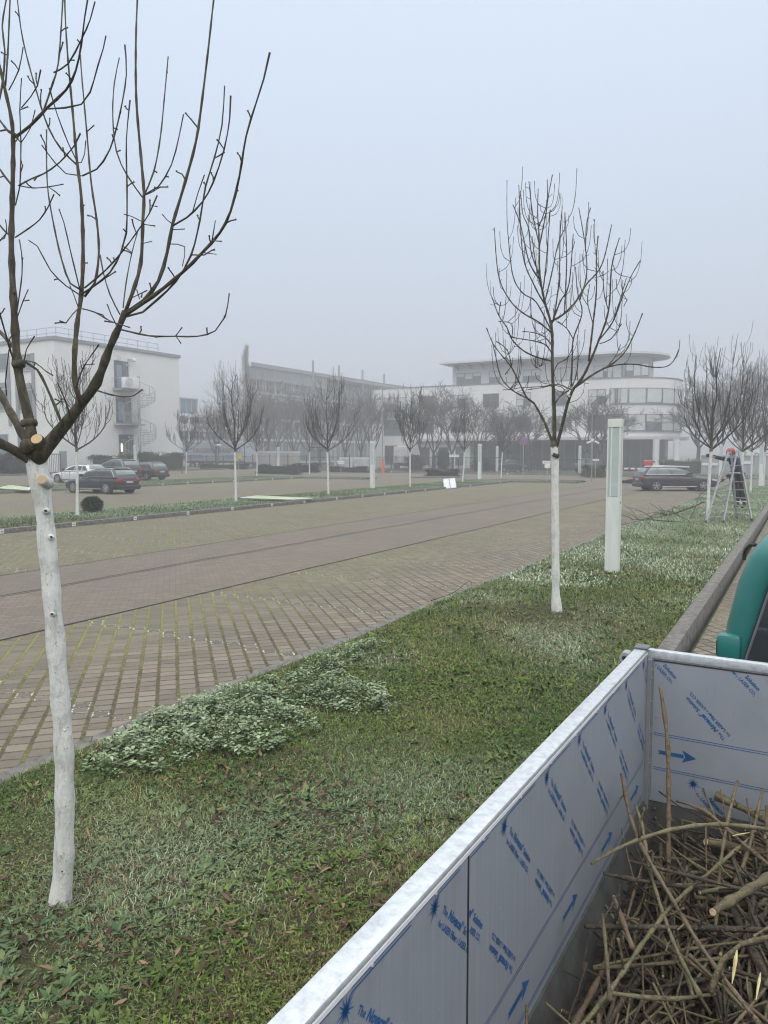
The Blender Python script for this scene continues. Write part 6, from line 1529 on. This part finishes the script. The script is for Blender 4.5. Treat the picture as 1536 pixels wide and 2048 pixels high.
while n < 1150:
    big = rng.random() < .06; L = rng.uniform(.35,1.5); az = rng.gauss(PI/2,.8); ti = rng.gauss(.02,.20); x = rng.choice([rng.uniform(.06,1.85), rng.uniform(.06,1.0)]); y = rng.uniform(-3.4,-.08)
    lev = rng.random(); h = .15+.10*min(1,x*1.1)+.06*math.sin(y*2+x*3); z = .72+h*lev+(.02 if big else 0)
    d = Vector((math.cos(az)*math.cos(ti), math.sin(az)*math.cos(ti), math.sin(ti)))
    p0 = Vector((x,y,z))-d*L/2; p1 = Vector((x,y,z))+d*L/2
    if not all(.05 < p.x < 1.92 and -3.7 < p.y < -.05 and .715 < p.z < 1.08 for p in (p0,p1)): continue
    n += 1; r = rng.uniform(.012,.021) if big else rng.uniform(.003,.0082); m = p0.lerp(p1,.5)+Vector((rng.gauss(0,.05),rng.gauss(0,.04),rng.gauss(.01,.02)))*L
    if big and (x < .5 or rng.random() < .3): r = .008
    key = rng.choice(['brush','brush','brush_dark','brush_dark','brush_dark','brush_brown','brush_olive'])
    P, q = spline([(tw(*p0),r),(tw(*m),r*.85),(tw(*p1),r*.6)], .07); twiggy(sticks[key], P, q, rng, node=.09, n=7 if r > .008 else 5, spur=.3, swell=1.5)
    if rng.random() < .35:
        t = (P[0]-P[1]).normalized(); ends.tube([P[0]+t*.0005, P[0]+t*.002], [r*.92,r*.85], 8)
    if rng.random() < .55:                                        # side fork
        i = rng.randrange(1,max(2,len(P)-1)); s = Vector((rng.gauss(0,1),rng.gauss(0,1),rng.uniform(0,.5))).normalized(); t = (P[-1]-P[0]).normalized(); dd = (t+s*.7).normalized(); l = rng.uniform(.1,.35)
        Q, q2 = spline([(P[i],r*.6),(P[i]+dd*l*.5,r*.5),(P[i]+dd*l+Vector((0,0,.02)),.003)], .06); twiggy(sticks[key], Q, q2, rng, node=.08, n=5, spur=.2)
for k, mbs in sticks.items(): tag(mbs.build('brushwood', M[k], None, True, fix=False), kind='stuff')
tag(ends.build('brushwood', M['cutwood'], fix=False), kind='stuff')
# fine debris under the sticks
fl = MB(); vs = []
for k in range(2600):
    x = rng.uniform(.04,1.9); y = rng.uniform(-3.5,-.05); a = rng.uniform(0,6.28); l = rng.uniform(.02,.12); z = .71+rng.random()*.12
    p = tw(x,y,z); fl.tube([p, p+Vector((math.cos(a)*l,math.sin(a)*l,rng.uniform(-.02,.03)))], rng.uniform(.0015,.003), 3, False)
tag(fl.build('brushwood', M['brush_dark'], fix=False), kind='stuff')
bs = MB(); N_ = 40; hv = []
for j in range(N_+1):
    for i in range(21):
        x = .03+1.9*i/20; y = -3.6+3.57*j/N_; hv.append(tw(x,y,.715+(.04+.10*min(1,x))*(.5+.8*abs(mnoise.noise((x*6,y*6,2))))))
bs.add([p[:] for p in hv], [(j*21+i,j*21+i+1,(j+1)*21+i+1,(j+1)*21+i) for j in range(N_) for i in range(20)]); tag(bs.build('chip_litter', plain('dark wet chips', (.030,.026,.018), .95, vary=.5, scale=30, bump=.8), fix=False), kind='stuff')
def stick(pts, a, b_, w0, w1, label, m='brush', spur=.35, cut=False, seed=1):
    rg = random.Random(seed+int(pts[0][0])); P, Rr = curve_px(pts, a, b_, w0, w1, (0,0), 1, .05, .85); c = P[0].copy()
    e = empty('cut_branch', c, label, 'branch', 'long sticks on top of the load'); mb = MB(); P = [p-c for p in P]; Rr = [r*(1+rg.uniform(-.07,.07)) for r in Rr]; twiggy(mb, P, Rr, rg, node=.09, n=9, spur=spur*.9, swell=1.55); mb.build('stick', M[m], e, True)
    if cut:
        t = (P[0]-P[1]).normalized(); MB().tube([P[0]+t*.0006, P[0]+t*.003], [Rr[0]*.94,Rr[0]*.9], 14).build('cut_face', M['cutwood'], e)
stick([(1320,1374),(1329,1430),(1336,1500),(1337,1600),(1337,1700),(1336,1800)],3.15,2.75,8,9,'long straight brown stick standing up against the front board',m='brush_brown')
stick([(1243,1548),(1262,1640),(1290,1705),(1345,1800),(1400,1890),(1470,1985),(1520,2050)],2.9,1.75,7,9,'long brown stick slanting from the sideboard corner down to the bottom of the load',m='brush_brown')
stick([(1182,1728),(1250,1690),(1340,1660),(1440,1649),(1560,1662)],2.45,2.75,6,9,'long arched grey green stick bridging the load from the sideboard',m='brush_olive',spur=.15)
stick([(1208,1747),(1260,1758),(1350,1772),(1420,1782),(1560,1784)],2.45,2.6,9,8,'dark knobbly stick poking towards the sideboard below the arched one',m='brush_dark',spur=.8)
stick([(1426,1824),(1480,1790),(1560,1742)],2.15,2.45,17,18,'thick sawn branch with a pale cut end pointing at the viewer',m='brush',cut=True)
stick([(1500,1676),(1425,1740),(1350,1805),(1290,1880),(1235,1960),(1160,2060)],2.8,1.7,7,9,'long olive stick crossing the load towards the bottom left',m='brush_olive')
stick([(1475,1562),(1456,1640),(1441,1730),(1430,1870)],3.0,2.4,6,7,'thin upright twig in front of the blue starburst print',m='brush_brown')
stick([(1353,1602),(1410,1622),(1480,1682),(1550,1740)],3.0,2.6,6,8,'reddish stick lying against the foot of the front board',m='brush_brown')
stick([(1412,1684),(1480,1697),(1560,1712)],2.85,2.9,17,18,'thick sawn olive branch end beside the front board',m='brush',cut=True)
stick([(1270,1609),(1284,1650),(1300,1740),(1345,1880),(1400,1990)],2.85,1.9,6,8,'thin olive stick curving down from the sideboard corner',m='brush_olive')
stick([(1228,1795),(1245,1840),(1265,1895)],2.3,2.05,9,11,'short broken stub with a splintered pale end near the sideboard',m='brush_brown',cut=True)
stick([(1400,1785),(1450,1778),(1560,1775)],2.5,2.6,9,10,'olive cut stick lying level under the thick sawn branch',m='brush_olive',cut=True)
stick([(1205,1828),(1212,1900),(1220,2000)],2.2,1.8,7,8,'grey upright stick close to the sideboard',m='brush')
stick([(1215,1985),(1290,1995),(1350,1998),(1430,1988)],1.9,1.95,10,7,'greyish arched stick near the bottom of the load',m='brush')
stick([(1525,1580),(1500,1690),(1470,1770)],2.95,2.6,6,8,'forked brown twig at the right side of the front board',m='brush_brown',spur=.8)
stick([(1560,1870),(1480,1890),(1445,1920),(1420,1985)],2.1,1.95,11,8,'rough yellowish branch bending down at the right side of the load',m='brush',spur=.8)
for a, b_, r in (((1474,1900),(1464,1968),.012),((1521,1945),(1512,2000),.009),((1465,1672),(1500,1665),.006)):
    p = D(*a,1.98); q = D(*b_,1.93); o = MB().tube([p,p.lerp(q,.3),p.lerp(q,.7),q],[r*.15,r*.42,r*.30,r*.08],4).build('wood_splinter', M['splinter']); tag(o, {1474:'long pale yellow wood splinter among the dark sticks',1521:'short pale torn splinter at the right of the load',1465:'small pale torn twig end near the front board'}[a[0]], 'splinter', 'torn pale splinters')

# ------------------------------------------------------------------ step ladder
FL = G(1410,1047,.06); FR = G(1446,1047,.06); BL = G(1474,1038,.06); BR = G(1504,1043,.06)
TL = D(1456,905,25.9); TRt = D(1473,904,25.9); BTL = D(1462,906,26.15); BTR = D(1478,904,26.15)
base = (FL+FR+BL+BR)/4; LD = empty('step_ladder', base, 'tall aluminium double step ladder standing on the lawn under the pruned tree', 'ladder')
def leaf(a, b_, ta, tb, n, nm):
    for p, q in ((a,ta),(b_,tb)):
        ob = MB().beam(p-base, q-base, .045, .07, up=(0.49,-.87,0)).build('stile', M['alu'], LD); f = MB().beam(p-base-(q-p).normalized()*.02, p-base+(q-p).normalized()*.10, .055, .08, up=(0.49,-.87,0)).build('foot', M['black'], ob)
    for i in range(n):
        t = (i+.75)/(n+.35); MB().beam(a.lerp(ta,t)-base, b_.lerp(tb,t)-base, .055, .035).build('rung', M['alu'], LD)
    for p, q, s in ((a,ta,b_),(b_,tb,a)):
        i0 = p.lerp(q,.03); i1 = p.lerp(q,.085).lerp(s.lerp(tb if s is b_ else ta,.085),.25); MB().beam(i0-base, i1-base, .03,.02).build('brace', M['alu'], LD)
leaf(FL, FR, TL, TRt, 8, 'front'); leaf(BL, BR, BTL, BTR, 8, 'back')
MB().beam(TL-base, BTL-base, .05,.10).build('hinge_plate', M['galv'], LD); MB().beam(TRt-base, BTR-base, .05,.10).build('hinge_plate', M['galv'], LD)
MB().beam(D(1458,945,25.75)-base, D(1480,945,26.35)-base, .015,.02).build('spreader_strap', M['hivis'], LD)

# ------------------------------------------------------------------ the worker
def skin(name, chains, m, parent, sub=2, root=0):
    """one continuous limbed surface grown from joint chains [(key, pos, radius)] joined by shared keys"""
    ids = {}; vs = []; rad = []; es = []
    for ch in chains:
        prev = None
        for it in ch:
            if isinstance(it, str): k = ids[it]
            else:
                k = len(vs); ids[it[0]] = k; vs.append(it[1][:]); rad.append(it[2])
            if prev is not None: es.append((prev, k))
            prev = k
    me = bpy.data.meshes.new(name); me.from_pydata(vs, es, []); o = bpy.data.objects.new(name, me); col.objects.link(o)
    md = o.modifiers.new('s', 'SKIN'); md.use_smooth_shade = True; md.branch_smoothing = .4
    for i, v in enumerate(me.skin_vertices[0].data):
        r = rad[i]; v.radius = (r, r) if not isinstance(r, tuple) else r; v.use_root = (i == root)
    o.modifiers.new('d', 'SUBSURF').levels = sub
    dg = bpy.context.evaluated_depsgraph_get(); dg.update(); nm = bpy.data.meshes.new_from_object(o.evaluated_get(dg)); nm.name = name
    bpy.data.objects.remove(o); bpy.data.meshes.remove(me)
    nm.polygons.foreach_set('use_smooth', [True]*len(nm.polygons)); return link(name, nm, parent, M[m])
dW = 26.75
Q_ = lambda px, py, dd=0: D(px, py, dW+dd)
hip = Q_(1473.5, 952); wb0 = hip.copy(); V = lambda px, py, dd=0: Q_(px, py, dd)-wb0
J = dict(pel=V(1473.5,951), wai=V(1473,943,-.02), che=V(1471,928,-.10), upp=V(1469,918,-.14), nek=V(1465,912,-.18), hed=V(1461.5,905.5,-.22), cro=V(1461,901.5,-.22),
 sl=V(1462,918,-.30), el=V(1446,917.5,-.40), wl=V(1429,914,-.42), hl=V(1422,911.5,-.42), sr=V(1475,920,.05), er=V(1466,943,-.40), wr=V(1452,955,-.5), hr=V(1447,960,-.5),
 hL=V(1470,954,-.08), kL=V(1472,985,-.12), aL=V(1475,1009,.0), tL=V(1469,1013,-.16), hR=V(1477.5,954,.08), kR=V(1482,984,.02), aR=V(1489,1009,.08), tR=V(1483,1014,-.10))
body = skin('person', [
 [('pel',J['pel'],.14),('wai',J['wai'],.135),('che',J['che'],.155),('upp',J['upp'],.12),('nek',J['nek'],.062),('hed',J['hed'],.092),('cro',J['cro'],.07)],
 ['upp',('sl',J['sl'],.07),('el',J['el'],.048),('wl',J['wl'],.034),('hl',J['hl'],.040)],
 ['upp',('sr',J['sr'],.07),('er',J['er'],.048),('wr',J['wr'],.034),('hr',J['hr'],.040)],
 ['pel',('hL',J['hL'],.10),('kL',J['kL'],.062),('aL',J['aL'],.042),('tL',J['tL'],.036)],
 ['pel',('hR',J['hR'],.10),('kR',J['kR'],.062),('aR',J['aR'],.042),('tR',J['tR'],.036)]], 'skin', None)
body.location = wb0; tag(body, 'worker in navy jacket, black trousers and red helmet standing on the ladder sawing a branch', 'person')
skin('jacket', [[('pel',J['pel']+Vector((0,0,.02)),.185),('wai',J['wai'],.19),('che',J['che'],.215),('upp',J['upp'],.165),('col',J['nek']+Vector((0,0,-.03)),.085)],
 ['upp',('sl',J['sl'],.10),('el',J['el'],.078),('wl',J['wl'],.058)], ['upp',('sr',J['sr'],.092),('er',J['er'],.068),('wr',J['wr'],.052)]], 'navy', body)
skin('trousers', [[('pel',J['pel']+Vector((0,0,.0)),.188),('hL',J['hL'],.15),('kL',J['kL'],.11),('aL',J['aL']+Vector((0,0,.06)),.092)], ['pel',('hR',J['hR'],.15),('kR',J['kR'],.11),('aR',J['aR']+Vector((0,0,.06)),.092)]], 'blackcloth', body)
for s in ('L','R'):
    a, t_ = J['a'+s], J['t'+s]; skin('boot', [[('a',a+Vector((0,0,.09)),.075),('b',a,.072),('c',a.lerp(t_,.5)+Vector((0,0,-.02)),.062),('d',t_,.052)]], 'black', body)
    k = J['k'+s]; MB().tube([k.lerp(a,.72)+Vector((0,0,.012)), k.lerp(a,.72)-Vector((0,0,.03))], [.100,.100], 12).build('reflective_band', M['hivis'], body, True)
hd_ = J['hed']
hm = MB().ball(hd_+Vector((0,0,.05)), .135, 18, 10, (1.05,1.15,.95)); hm.tube([hd_+Vector((0,0,.04)), hd_+Vector((0,0,.06))], [.165,.15], 18); hl_ = hm.build('helmet', M['helmet'], body, True)
for s in (-1,1):
    c = hd_+Vector((cy_,sy_,0))*.12*s+Vector((0,0,-.02)); MB().ball(c, .052, 10, 6, (.7,.9,1.1)).build('ear_defender', M['black'], hl_, True)
fw = Vector((sy_*.2-cy_*.9, cy_*.25-sy_*.6, 0)).normalized()
MB().ball(hd_+fw*.10+Vector((0,0,-.02)), .022, 8, 6, (1,1,1.3)).build('nose', M['skin'], body, True)
vz = MB().ball(hd_+fw*.13+Vector((0,0,-.02)), .09, 12, 6, (.25,1,1)).build('mesh_visor', M['black'], hl_, True)
def glove(parent, c, d):
    d = Vector(d).normalized(); s = d.orthogonal().normalized(); u = d.cross(s); ch = [[('w',c-d*.05,.042),('p',c+d*.03,.046)]]
    for i, l in enumerate((.060,.072,.068,.054)):
        b_ = c+d*.055+s*(.026-.0175*i); ch.append(['p',('b%d'%i,b_,.012),('m%d'%i,b_+d*l*.45+u*.018,.011),('t%d'%i,b_+d*l*.55+u*.052,.009)])
    ch.append(['p',('tb',c+s*.045+d*.01,.014),('tm',c+s*.062+d*.04+u*.02,.012),('tt',c+s*.055+d*.06+u*.045,.010)])
    return skin('glove', ch, 'glove', parent, 1)
glove(body, J['hl'], J['hl']-J['wl']); glove(body, J['hr'], J['hr']-J['wr'])
MB().cbox(*( v for a in zip((J['pel']+Vector((.10,.0,-.06))-Vector((.05,.07,.13))), (J['pel']+Vector((.10,.0,-.06))+Vector((.13,.07,.12)))) for v in a), .02).build('tool_pouch', M['black'], body, 40)
pt = J['hR'].lerp(J['kR'],.30)+Vector((sy_,-cy_,0))*.125; MB().ball(pt, .042, 8, 6, (1,.4,1)).build('orange_patch', M['orange'], body)
# tools in the hands: things of their own
p = wb0+J['hl']; e = empty('pruning_saw', p, 'small dark powered pruning saw held against the white trunk', 'saw', None, YAW)
MB().cbox(-.16,.02,-.05,.05,-.05,.07,.02).build('saw_body', M['black'], e, 40); MB().cbox(-.30,-.161,-.012,.012,-.10,.02,.006).build('saw_blade', M['galv'], e); MB().cbox(.0,.16,-.025,.025,-.02,.03,.01).build('handle', M['black'], e)
p = wb0+J['hr']; e = empty('hand_pruner', p, 'dark hand pruner hanging from the lowered hand of the worker', 'pruner', None, YAW)
MB().beam((.05,0,.05),(-.16,-.02,-.12),.05,.04).build('handle', M['black'], e); MB().beam((-.161,-.021,-.121),(-.26,-.02,-.22),.035,.02).build('blade', M['grey_trim'], e)

# ------------------------------------------------------------------ air, light, camera
hz = MB().box(-720, 520, -220, 920, -1.4, 26.0).build('haze', None, fix=True); tag(hz, kind='stuff')
t = NT('pale winter fog'); t.n.remove(t.b); pv = t.node('ShaderNodeVolumePrincipled'); pv.inputs['Color'].default_value = (.965,.975,.985,1); pv.inputs['Density'].default_value = HAZE; pv.inputs['Anisotropy'].default_value = .25
t.l.new(pv.outputs[0], t.n['Material Output'].inputs['Volume']); hz.data.materials.append(t.m)
w = bpy.data.worlds.new('World'); scene.world = w; w.use_nodes = True; nt = w.node_tree; bg = nt.nodes['Background']
sky = nt.nodes.new('ShaderNodeTexSky'); sky.sky_type = 'NISHITA'; sky.sun_disc = False; sky.sun_elevation = R(38); sky.sun_rotation = R(150); sky.air_density = 1.2; sky.dust_density = 6; sky.ozone_density = 1
tc = nt.nodes.new('ShaderNodeTexCoord'); sx = nt.nodes.new('ShaderNodeSeparateXYZ'); nt.links.new(tc.outputs['Generated'], sx.inputs[0])
rp = nt.nodes.new('ShaderNodeValToRGB'); nt.links.new(sx.outputs[2], rp.inputs[0])
el = rp.color_ramp.elements
while len(el) < 5: el.new(.5)
K = SKY
for s_, (p_, c_) in zip(el, ((0,(.385,.425,.49)),(.16,(.395,.443,.525)),(.50,(.47,.55,.655)),(.66,(.95,.97,.99)),(1,(1.75,1.74,1.70)))): s_.position = p_; s_.color = (*c_,1)
sc = nt.nodes.new('ShaderNodeMix'); sc.data_type = 'RGBA'; sc.blend_type = 'MULTIPLY'; sc.inputs[0].default_value = 1; sc.clamp_result = False; nt.links.new(rp.outputs[0], sc.inputs[6]); sc.inputs[7].default_value = (K*10,K*10,K*10,1)
mx = nt.nodes.new('ShaderNodeMix'); mx.data_type = 'RGBA'; mx.inputs[0].default_value = .92; nt.links.new(sky.outputs[0], mx.inputs[6]); nt.links.new(sc.outputs[2], mx.inputs[7])
nt.links.new(mx.outputs[2], bg.inputs[0]); bg.inputs[1].default_value = .1
sl = bpy.data.lights.new('sun', 'SUN'); sl.energy = SUN; sl.angle = R(40); sl.color = (1,.95,.89); so = bpy.data.objects.new('sun', sl); col.objects.link(so)
so.rotation_euler = Vector((math.sin(R(150))*math.cos(R(38)), math.cos(R(150))*math.cos(R(38)), math.sin(R(38)))).to_track_quat('Z','Y').to_euler()
cd = bpy.data.cameras.new('camera'); cam = bpy.data.objects.new('camera', cd); col.objects.link(cam); scene.camera = cam
cam.location = (0,0,CAMZ); cam.rotation_euler = (PI/2-PIT, 0, YAW); cd.sensor_fit = 'VERTICAL'; cd.sensor_height = 36; cd.lens = F/2048*36; cd.clip_end = 3000; cd.clip_start = .05
vs = scene.view_settings; vs.view_transform = 'Standard'; vs.look = 'None'; vs.exposure = EXPO; vs.gamma = 1
scene.render.engine = 'CYCLES'; c = scene.cycles; c.use_denoising = True; c.max_bounces = 6; c.pixel_filter_type = 'BLACKMAN_HARRIS'; c.filter_width = 1.15; c.diffuse_bounces = 3; c.glossy_bounces = 3; c.volume_bounces = 0; c.use_adaptive_sampling = False; c.transparent_max_bounces = 8; c.caustics_reflective = False; c.caustics_refractive = False
try: c.denoiser = 'OPENIMAGEDENOISE'
except Exception: pass
